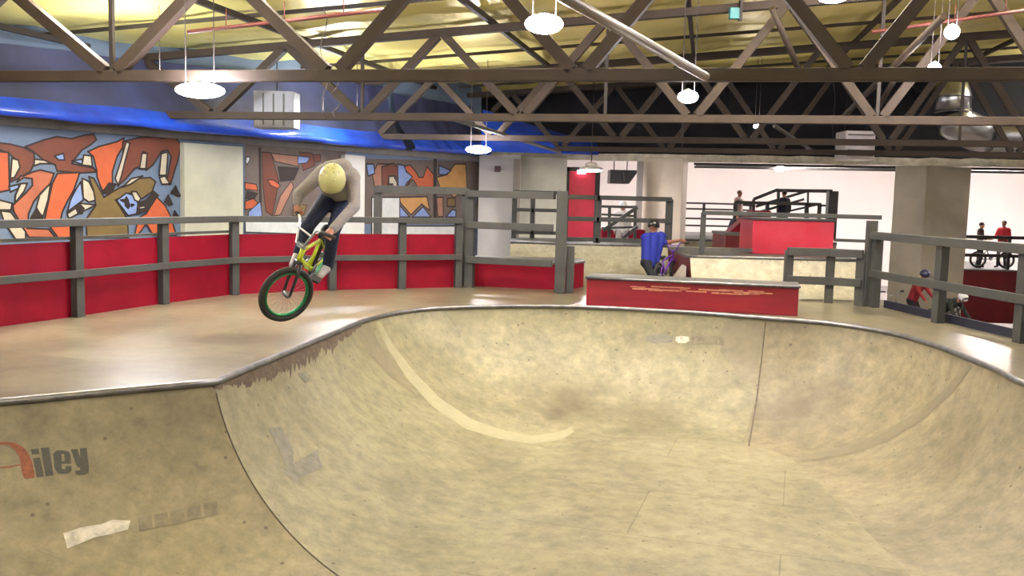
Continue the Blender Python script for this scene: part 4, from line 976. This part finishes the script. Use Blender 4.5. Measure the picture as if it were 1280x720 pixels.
class Fig:
    """joints -> continuous body, clothes as slightly larger continuous shells"""
    def __init__(self, name, label, base, J, s=1.0, top=None, legs=None, shoes=None, sleeves='long', skin=SKIN, vox=.012, facing=(0, -1, 0), headup=(0, 0, 1), group=None, short=False, grips=None):
        self.t = t = thing(name, label, 'person', base, group); self.J = J; j = {k: Vector(v) for k, v in J.items()}
        f = Vector(facing).normalized()
        bm = NB(); face(bm, j['head'], f, headup, s)
        hull_caps(bm, j['neck'], j['head'] - Vector(headup).normalized() * .04 * s, .055 * s, .05 * s)
        mid = (j['shl'] + j['shr']) / 2; pel = (j['hipl'] + j['hipr']) / 2
        def torso(b, g):
            hull_caps(b, j['shl'], j['shr'], .062 * s * g, .062 * s * g)
            for a_, c_ in (('shl', 'hipl'), ('shr', 'hipr')):
                hull_caps(b, j[a_].lerp(mid, .25), j[c_].lerp(pel, .1), .085 * s * g, .088 * s * g)
            hull_caps(b, mid, pel, .105 * s * g, .105 * s * g); hull_caps(b, mid, j['neck'], .07 * s * g, .052 * s * g)
        def arms(b, g, full=True):
            for q in 'lr':
                hull_caps(b, j['sh' + q], j['el' + q], .056 * s * g, .043 * s * g)
                if full: hull_caps(b, j['el' + q], j['wr' + q], .043 * s * g, .029 * s * g if g == 1 else .034 * s * g)
        def legsf(b, g, full=True):
            hull_caps(b, j['hipl'], j['hipr'], .095 * s * g, .095 * s * g)
            for q in 'lr':
                hull_caps(b, j['hip' + q], j['kn' + q], .083 * s * g, .056 * s * g)
                if full: hull_caps(b, j['kn' + q], j['an' + q], .056 * s * g, .038 * s * g if g == 1 else .047 * s * g)
        torso(bm, 1); arms(bm, 1); legsf(bm, 1)
        for q in 'lr':
            if grips and q in grips: hand(bm, j['wr' + q], grips[q][0], None, grips[q][1], s, grips[q][2])
            else: # relaxed hand with five fingers
                w_ = j['wr' + q]; d = (w_ - j['el' + q]).normalized(); side = d.cross(f); side = side.normalized() if side.length > .1 else Vector((1, 0, 0))
                pm = w_ + d * .075 * s; hull_caps(bm, w_, pm, .026 * s, .03 * s)
                for k in range(4):
                    r0_ = pm + side * ((k - 1.5) * .019 * s); r1_ = r0_ + d * .04 * s; r2_ = r1_ + d * .028 * s - f * -.015 * s
                    hull_caps(bm, r0_, r1_, .010 * s, .009 * s); hull_caps(bm, r1_, r2_, .009 * s, .008 * s)
                th = w_ + d * .03 * s + f * .03 * s; hull_caps(bm, th, th + d * .04 * s + f * .018 * s, .012 * s, .009 * s)
            hull_caps(bm, j['an' + q], j['to' + q], .035 * s, .028 * s)
        fuse('body', bm, skin, t, vox * .62 if grips else vox, 2)
        features(t, j['head'], f, headup, s)
        if top:
            bm = NB(); torso(bm, 1.17); arms(bm, 1.22, sleeves == 'long')
            if sleeves == 'long': pass
            fuse('sweatshirt' if sleeves == 'long' else 't_shirt', bm, top, t, vox, 3)
        if legs:
            bm = NB(); legsf(bm, 1.16, not short); fuse('trousers' if not short else 'shorts', bm, legs, t, vox, 3)
        for q in 'lr': shoe(t, j['an' + q], j['to' + q], shoes or MC['grey_paint'], None, s)
HOOD = M('grey_hoodie', (0.2402, 0.2239, 0.2348), .85, 0, 14, .15, .2); JEAN = M('dark_jeans', (.011, .018, .05), .8, 0, 30, .35, .1); YELH = M('pale_yellow_helmet', (0.504, 0.4956, 0.2268), .4, 0, 8, .08)
SHOED = M('dark_shoe', (.02, .02, .03), .6, 0, 20, .3); SHOEG = M('grey_shoe', (.32, .31, .32), .6, 0, 20, .2)

# --- bike maker in a given frame
def wheel(t, c, n, R, rimm, tyrem, nm='front_wheel', spokes=36):
    c = Vector(c); n = Vector(n).normalized(); r = .028
    bm = NB(); ring(bm, c, n, R - r, r, 48, 10); w = obj(nm, bm, tyrem, t)
    I4 = Matrix.Identity(4)
    def sub(name, bm, m): o = obj(name, bm, m, None); o.parent = w; o.matrix_parent_inverse = I4; return o
    bm = NB(); ring(bm, c, n, R - 2 * r - .006, .013, 48, 8, 1.5); sub('rim', bm, rimm)
    bm = NB(); tube(bm, [c - n * .05, c - n * .035, c + n * .035, c + n * .05], [.012, .026, .026, .012], 12); tube(bm, [c - n * .075, c + n * .075], .007, 8); sub('hub', bm, STEEL)
    bm = NB(); a = n.orthogonal().normalized(); b = n.cross(a)
    for k in range(spokes):
        th = 2 * PI * k / spokes; sg = 1 if k % 2 else -1; d = a * math.cos(th) + b * math.sin(th); d2 = a * math.cos(th + .35 * sg) + b * math.sin(th + .35 * sg)
        tube(bm, [c + n * .03 * sg + d2 * .024, c + d * (R - 2 * r - .01)], .0012, 4, False)
    sub('spokes', bm, STEEL)
def bmx(name, label, cat, F, Rr, n_f, steer_up, framem, rimm, forkm=None, R=.26, barm=None, gripm=None, n_r=None, tyre=None, scale=1.0, cat_='bicycle'):
    """F,Rr wheel centres; n_f front axle direction; steer_up from hub up the fork"""
    forkm = forkm or M('black_fork', (.02, .02, .025), .4, 0, 9, .1); barm = barm or GALV; gripm = gripm or M('black_rubber', (.02, .02, .02), .7, 0, 30, .3)
    tyre = tyre or M('tyre_rubber', (.022, .022, .022), .75, 0, 60, .3, .2); k = scale
    F = Vector(F); Rr = Vector(Rr); n = Vector(n_f).normalized(); u = Vector(steer_up); u = (u - n * u.dot(n)).normalized()
    t = thing(name, label, cat_, (F + Rr) / 2 - Vector((0, 0, .3)))
    fw = (F - Rr).normalized(); n2 = Vector(n_r).normalized() if n_r else (fw.cross(u)).normalized(); n2 = (n2 - fw * n2.dot(fw)).normalized()
    up2 = n2.cross(fw); up2 = up2 if up2.dot(u) > 0 else -up2
    wheel(t, F, n, R * k, rimm, tyre, 'front_wheel'); wheel(t, Rr, n2, R * k, rimm, tyre, 'rear_wheel')
    crown = F + u * (R + .045) * k; ht0 = crown + u * .02 * k; ht1 = ht0 + u * .11 * k; 
    bm = NB()
    for s in (-1, 1): tube(bm, [F + n * .055 * s * k, F + n * .06 * s * k + u * .2 * k, crown + n * .045 * s * k], [.011 * k, .016 * k, .018 * k], 10)
    tube(bm, [crown - n * .05 * k, crown + n * .05 * k], .019 * k, 10); tube(bm, [crown, ht0], .018 * k, 10); obj('fork', bm, forkm, t)
    bm = NB(); tube(bm, [ht0, ht1], .023 * k, 12)
    bb = Rr.lerp(F, .37) - up2 * .0 * k; bb = Rr + fw * .36 * k + up2 * .02 * k
    sc = bb + up2 * .26 * k - fw * .10 * k
    tube(bm, [ht1 - u * .02 * k, sc], .016 * k, 10); tube(bm, [ht0 + u * .02 * k, bb], .020 * k, 10); tube(bm, [sc, bb], .016 * k, 10); tube(bm, [bb - n2 * .04 * k, bb + n2 * .04 * k], .024 * k, 12)
    for s in (-1, 1):
        tube(bm, [Rr + n2 * .058 * s * k, bb + n2 * .03 * s * k], .010 * k, 8); tube(bm, [Rr + n2 * .058 * s * k, sc + n2 * .012 * s * k], .009 * k, 8)
    obj('frame', bm, framem, t)
    bm = NB(); st = sc + up2 * .07 * k - fw * .02 * k; tube(bm, [sc, st], .013 * k, 8); obj('seat_post', bm, STEEL, t)
    bm = NB(); hull_caps(bm, st - fw * .10 * k, st + fw * .11 * k + up2 * .015 * k, .045 * k, .020 * k); fuse('saddle', bm, gripm, t, .01, 1)
    # stem and bars
    fd = n.cross(u); fd = fd if fd.dot(fw) > 0 else -fd
    cl = ht1 + u * .03 * k + fd * .05 * k
    bm = NB(); tube(bm, [ht1, ht1 + u * .035 * k], .022 * k, 10); bar(bm, ht1 + u * .025 * k, cl + fd * .012 * k, .045 * k, .04 * k, upv=tuple(u)); obj('stem', bm, barm, t)
    ends = {}
    bm = NB()
    rise = .20 * k
    L = [cl - n * .05 * k, cl, cl + n * .05 * k]
    for s in (-1, 1):
        path = [cl, cl + n * .06 * s * k, cl + n * .14 * s * k + u * rise * .9 - fd * .01, cl + n * .17 * s * k + u * rise - fd * .015, cl + n * .34 * s * k + u * (rise + .012) - fd * .06 * k]
        tube(bm, path, .011 * k, 10); ends[s] = path[-1]; ends[(s, 'in')] = path[-2]
    tube(bm, [cl - n * .115 * k + u * rise * .62, cl + n * .115 * k + u * rise * .62], .009 * k, 8)
    obj('handlebar', bm, barm, t)
    for s in (-1, 1):
        bm = NB(); tube(bm, [ends[(s, 'in')].lerp(ends[s], .2), ends[s]], .016 * k, 12); ball(bm, ends[s], .02 * k, 10, 8); obj('grip', bm, gripm, t)
    # crank, pedals
    cdir = (fw * .9 + up2 * .1).normalized(); ped = {}
    for s in (-1, 1):
        bm = NB(); e = bb + n2 * .07 * s * k + cdir * .17 * s * k; tube(bm, [bb + n2 * .045 * s * k, bb + n2 * .07 * s * k, e], .010 * k, 8); obj('crank', bm, STEEL, t)
        pc = e + n2 * .055 * s * k; bm = NB(); obox(bm, pc, n2, fw, up2, .045 * k, .045 * k, .01 * k); obj('pedal', bm, gripm, t); ped[s] = pc
    bm = NB(); ring(bm, bb + n2 * .05 * k, n2, .055 * k, .006 * k, 24, 6); ring(bm, bb + n2 * .05 * k, n2, .03 * k, .006 * k, 20, 6); obj('sprocket', bm, STEEL, t)
    return dict(t=t, ends=ends, ped=ped, bb=bb, n=n, u=u, fd=fd, fw=fw, up=up2, n2=n2)

# --- main rider on the yellow-green bike
GRN = M('green_rim', (.015, .20, .07), .35, .3, 9, .1); YG = M('yellow_green_frame', (.52, .62, .03), .35, 0, 9, .1)
Fh = UY(358, 368, 7.95); Rh = UY(402, 318, 8.78)
nf = Vector((.64, -.70, -.32)); su = Vector((.21, -.05, .57))
bk = bmx('bmx_bicycle', 'yellow-green bmx bicycle with green rim, nose down in the air under the rider', 'bicycle', Fh, Rh, nf, su, YG, GRN, n_r=(.93, .05, -.35), barm=GALV)
eL, eR = bk['ends'][-1], bk['ends'][1]
gl = bk['ends'][(-1, 'in')].lerp(eL, .60); gr = bk['ends'][(1, 'in')].lerp(eR, .60)
print('GRIPS', gl, gr, 'PED', bk['ped'])
def P3(px, py, Y): return UY(px, py, Y)
J = dict(head=P3(416, 226, 8.02), neck=P3(424, 224, 8.20), shl=P3(402, 217, 8.22), shr=P3(441, 222, 8.28), ell=P3(373, 243, 8.12), elr=P3(443, 258, 8.05),
         hipl=P3(416, 240, 8.72), hipr=P3(434, 243, 8.76), knl=P3(385, 282, 8.36), knr=P3(417, 288, 8.42), anl=P3(373, 318, 8.44), anr=P3(410, 333, 8.60))
wl = Vector(gl) + (J['ell'] - gl).normalized() * .085; wr = Vector(gr) + (J['elr'] - gr).normalized() * .085
J['wrl'] = wl; J['wrr'] = wr
J['tol'] = J['anl'] + Vector((-.02, -.14, -.09)); J['tor'] = J['anr'] + Vector((-.05, -.14, -.08))
hd = (Vector((-.10, -.55, -1.0))).normalized()
bd = bk['n']
fg = Fig('person', 'rider in grey hooded top, jeans and pale yellow helmet, jumping over the bowl edge', J['hipl'], J, 1.0, HOOD, JEAN, SHOEG, facing=hd, headup=(.0, -.9, .45), vox=.012,
         grips={'l': (gl + (wl - gl).normalized() * .022, bd, 1), 'r': (gr + (wr - gr).normalized() * .022, bd, -1)})
helmet(fg.t, J['head'], hd, (.0, -.9, .45), YELH, 1.02)
bm = NB(); hull_caps(bm, P3(428, 212, 8.26), P3(412, 212, 8.24), .10, .08); hull_caps(bm, P3(432, 216, 8.30), P3(426, 224, 8.26), .085, .06); fuse('hood', bm, HOOD, fg.t, .012, 3)

# --- boy in blue
BLU = M('blue_t_shirt', (0.00672, 0.01848, 0.252), .8, 0, 14, .12, .1); BLKC = M('black_cloth', (.012, .012, .018), .85, 0, 20, .3, .1); BLKH = M('black_helmet', (.015, .015, .018), .22, 0, 9, .1)
Yb = 15.75
def Q(px, py, dY=0): return UY(px, py, Yb + dY)
pf = M('purple_frame', (.16, .03, .50), .35, 0, 9, .1)
Fb = Vector((PX(843, Yb + .70), Yb + .70, .215)); Rb = Vector((PX(824, Yb + .04), Yb + .04, .215))
bb_ = bmx('bmx_bicycle', 'purple bmx bicycle held by the boy in the blue t-shirt', 'bicycle', Fb, Rb, (Vector((.90, -.35, 0))), Vector((-.10, -.25, 1)), pf, M('grey_rim', (.3, .3, .3), .4, .5), barm=pf, forkm=pf, scale=.82)
e1, e2 = bb_['ends'][1], bb_['ends'][-1]
near, far = (e1, e2) if e1.y < e2.y else (e2, e1)
sb = .86
Jb = dict(head=Q(817, 283.5), neck=Q(816, 292, .02), shl=Q(805, 297, -.05), shr=Q(829, 295, .12), hipl=Q(807, 328, -.08), hipr=Q(818, 329, .06))
Jb['knl'] = Jb['hipl'] + Vector((.14, -.12, -.30)); Jb['knr'] = Jb['hipr'] + Vector((.16, .16, -.28))
Jb['anl'] = Vector((Jb['knl'].x - .10, Jb['knl'].y - .04, .07)); Jb['anr'] = Vector((Jb['knr'].x - .02, Jb['knr'].y + .05, .07))
Jb['tol'] = Jb['anl'] + Vector((.13, -.03, -.035)); Jb['tor'] = Jb['anr'] + Vector((.13, .03, -.035))
nr = near; fr = far
nd = (e1 - e2).normalized()
nIn = Vector(near) + ((far - near).normalized()) * .06; fIn = Vector(far) + ((near - far).normalized()) * .06
Jb['wrl'] = nIn + Vector((-.06, -.02, .05)); Jb['wrr'] = fIn + Vector((-.06, 0, .05))
Jb['ell'] = (Jb['shl'] + Jb['wrl']) / 2 + Vector((.02, -.10, -.06)); Jb['elr'] = (Jb['shr'] + Jb['wrr']) / 2 + Vector((.02, .08, -.05))
fb_ = Fig('person', 'boy in blue t-shirt and black helmet, seen from behind the red ledge', (Jb['anl'].x, Yb, 0), Jb, sb, BLU, BLKC, SHOED, sleeves='short', facing=(.6, .78, -.1), vox=.012,
          grips={'l': (nIn + Vector((-.02, 0, .02)), nd, 1), 'r': (fIn + Vector((-.02, 0, .02)), nd, -1)})
helmet(fb_.t, Jb['head'], (.6, .78, -.1), (0, 0, 1), BLKH, sb, vents=False)

# --- standing figures farther off
def stander(label, px, Y, z0, h, top, legs, yaw, arms='down', lean=0.0, head='helmet', hm=None, crouch=0.0, sleeves='long', X=None):
    s = h / 1.72; x = X if X is not None else PX(px, Y); f = Vector((math.sin(yaw), -math.cos(yaw), 0)); r = Vector((math.cos(yaw), math.sin(yaw), 0))
    def pt(a, b, c): return Vector((x, Y, z0)) + r * a * s + f * b * s + Vector((0, 0, c * s))
    cz = crouch
    hipz = .90 - .32 * cz; fb = -.28 * cz
    ln = lean; sh = lambda a: pt(a, fb + .50 * math.sin(ln), hipz + .50 * math.cos(ln))
    j = dict(hipl=pt(-.09, fb, hipz), hipr=pt(.09, fb, hipz), shl=sh(-.18), shr=sh(.18))
    nk = pt(0, fb + .58 * math.sin(ln), hipz + .57 * math.cos(ln)); j['neck'] = nk
    j['head'] = pt(0, fb + .70 * math.sin(ln) + .03, hipz + .70 * math.cos(ln) + .015)
    j['knl'] = pt(-.13, .02 + .22 * cz, .48 - .05 * cz); j['knr'] = pt(.13, .08 + .22 * cz, .48 - .05 * cz)
    j['anl'] = pt(-.14, -.02, .075); j['anr'] = pt(.14, .0, .075); j['tol'] = pt(-.17, .13, .04); j['tor'] = pt(.18, .15, .04)
    if arms == 'down':
        j['ell'] = j['shl'] + (r * -.07 - f * .03 + Vector((0, 0, -.27))) * s; j['elr'] = j['shr'] + (r * .07 - f * .03 + Vector((0, 0, -.27))) * s
        j['wrl'] = j['ell'] + (f * .07 + Vector((0, 0, -.23))) * s; j['wrr'] = j['elr'] + (f * .07 + Vector((0, 0, -.23))) * s
    elif arms == 'front':
        j['ell'] = j['shl'] + (r * -.08 + f * .06 + Vector((0, 0, -.26))) * s; j['elr'] = j['shr'] + (r * .08 + f * .06 + Vector((0, 0, -.26))) * s
        j['wrl'] = j['ell'] + (f * .22 + r * .03 + Vector((0, 0, -.03))) * s; j['wrr'] = j['elr'] + (f * .22 - r * .03 + Vector((0, 0, -.03))) * s
    elif arms == 'reach':
        for q, sg in (('l', -1), ('r', 1)):
            j['el' + q] = j['sh' + q] + (r * .07 * sg + f * .12 + Vector((0, 0, -.22))) * s; j['wr' + q] = j['el' + q] + (f * .16 + Vector((0, 0, -.18))) * s
    fg = Fig('person', label, (x, Y, z0), j, s, top, legs, SHOED, sleeves=sleeves, facing=f + Vector((0, 0, -.25 - .5 * math.sin(ln))), vox=.022)
    ff = f + Vector((0, 0, -.25 - .5 * math.sin(ln)))
    if head == 'helmet': helmet(fg.t, j['head'], ff, (0, 0, 1), hm or BLKH, s, vents=False)
    else:
        bm = NB(); c = j['head'] + Vector((0, 0, .045 * s)) - f * .012 * s; ball(bm, c, (.085 * s, .10 * s, .085 * s), 16, 10, axes=(r, f, Vector((0, 0, 1)))); fuse('hair' if head == 'hair' else 'cap', bm, hm or M('dark_hair', (.02, .014, .01), .8), fg.t, .014, 1)
    return fg
stander('person in dark jacket and trousers standing on the far platform before sloping rails', 978, 27.2, .42, 1.42, M('near_black_jacket', (.012, .014, .03), .8, 0, 9, .2), BLKC, 3.6, 'down', head='hair')
stander('person in pale pinkish top with dark bag strap behind the far thin fence', 921, 27.6, .42, 1.40, M('pale_pink_top', (.45, .32, .30), .8, 0, 9, .2), M('pale_trousers', (.25, .2, .2), .8), .8, 'down', head='hair', hm=M('fair_hair', (.22, .14, .08), .8))
stander('person in dark navy clothes leaning at the rail left of the red steps', 912, 24.4, -.05, 1.30, NAVY, BLKC, 2.2, 'reach', lean=.55, head='helmet')
stander('rider in dark brown top and black trousers standing left on the right red platform', 1225, 28.9, zP + .05, 1.40, M('dark_brown_top', (.05, .02, .02), .8, 0, 9, .2), BLKC, .9, 'front', head='hair')
stander('rider in red top, cap and black trousers standing right on the right red platform', 1254, 28.9, zP + .05, 1.47, M('red_top', (.42, .01, .02), .8, 0, 9, .2), BLKC, -.9, 'front', head='cap', hm=M('dark_cap', (.05, .035, .04), .8))
stander('crouching rider in white helmet and dark clothes on the lower floor behind the right fence', 1187, 18.6, FLZ + .8, 1.35, M('dark_green_top', (.02, .025, .02), .8, 0, 9, .2), BLKC, .5, 'reach', lean=1.0, head='helmet', hm=M('white_helmet', (.8, .8, .8), .3, 0, 9, .05), crouch=.5)
stander('rider in purple-blue helmet and dark red top on the lower floor beside the column', 1148, 19.6, FLZ + .8, 1.42, M('dark_red_top', (.26, .015, .025), .8, 0, 9, .2), BLKC, .7, 'reach', lean=.35, head='helmet', hm=M('purple_helmet', (.03, .03, .09), .3, 0, 9, .05), crouch=.2)
stander('person in white top and white helmet behind the diagonal hand rail by the cream column', 777, 22.9, .10 - .15, 1.45, M('white_top', (.75, .73, .72), .8, 0, 9, .05), M('light_trousers', (.5, .48, .5), .8), .2, 'down', head='helmet', hm=M('white_helmet', (.8, .8, .8)))
t = thing('standing_block', 'pale plywood landing behind the diagonal hand rail', 'platform', (PX(777, 22.9), 22.9, FLZ)); bm = NB(); box(bm, (PX(757, 22.5), 22.45, FLZ), (PX(800, 22.5), 23.6, -.05)); obj('body', bm, RAMP, t); bm = NB(); box(bm, (PX(757, 22.5), 22.43, -.049), (PX(800, 22.5), 23.6, -.045)); obj('top_board', bm, GREYL, t)
t = thing('standing_block', 'low dark block behind the dark red barrier', 'platform', (PX(912, 24.3), 24.3, FLZ)); bm = NB(); box(bm, (PX(885, 23.8), 23.8, FLZ), (PX(935, 23.8), 25.2, -.07)); obj('body', bm, RAMP, t); bm = NB(); box(bm, (PX(885, 23.8), 23.78, -.069), (PX(935, 23.8), 25.2, -.05)); obj('top_board', bm, GREYL, t)
gm = M('dark_frame', (.03, .03, .035), .4, .2)
xb = PX(1241, 28.7); bmx('bmx_bicycle', 'dark bmx bicycle between the two riders on the right red platform', 'bicycle', (xb + .42, 28.62, zP + .315), (xb - .42, 28.7, zP + .315), (.1, 1, 0), (-.28, 0, 1), gm, M('grey_rim', (.3, .3, .3)), barm=gm)
xb = PX(1187, 18.0); bmx('bmx_bicycle', 'dark bicycle under the white-helmeted rider on the lower floor', 'bicycle', (xb + .25, 17.75, FLZ + 1.065), (xb - .2, 18.5, FLZ + 1.065), (.9, .4, 0), (-.1, .28, 1), gm, M('grey_rim', (.3, .3, .3)), barm=gm)
xb = PX(1138, 19.0); bmx('bmx_bicycle', 'dark bicycle with grey bars under the purple-helmeted rider', 'bicycle', (xb - .25, 18.9, FLZ + 1.065), (xb + .15, 19.68, FLZ + 1.065), (.9, .4, 0), (.1, .28, 1), gm, M('grey_rim', (.3, .3, .3)), barm=GALV)
# small wedge ramp right of the boy
x = UZ(850, 352).x
t = thing('wedge_ramp', 'small grey wedge ramp right of the boy in blue', 'ramp', (2.68, 15.1, 0)); bm = NB(); v = [bm.verts.new(c) for c in ((2.52, 14.9, .003), (2.82, 14.9, .003), (2.82, 14.9, .44), (2.52, 15.3, .003), (2.82, 15.3, .003), (2.82, 15.3, .44))]
for f in ((0, 1, 2), (3, 5, 4), (0, 2, 5, 3), (1, 4, 5, 2), (0, 3, 4, 1)): bm.faces.new([v[i] for i in f])
obj('body', bm, M('grey_beige_ply', (.30, .27, .23), .6, 0, 3, .15), t, bevel=.004)

# ------------------------------------------------------------------ world / view
w = bpy.data.worlds.new('world'); S.world = w; w.use_nodes = True
w.node_tree.nodes['Background'].inputs[0].default_value = (.55, .56, .62, 1); w.node_tree.nodes['Background'].inputs[1].default_value = .35
S.view_settings.view_transform = 'Standard'; S.view_settings.look = 'None'; S.view_settings.exposure = 1.45; S.view_settings.gamma = 1; S.view_settings.use_curve_mapping = False
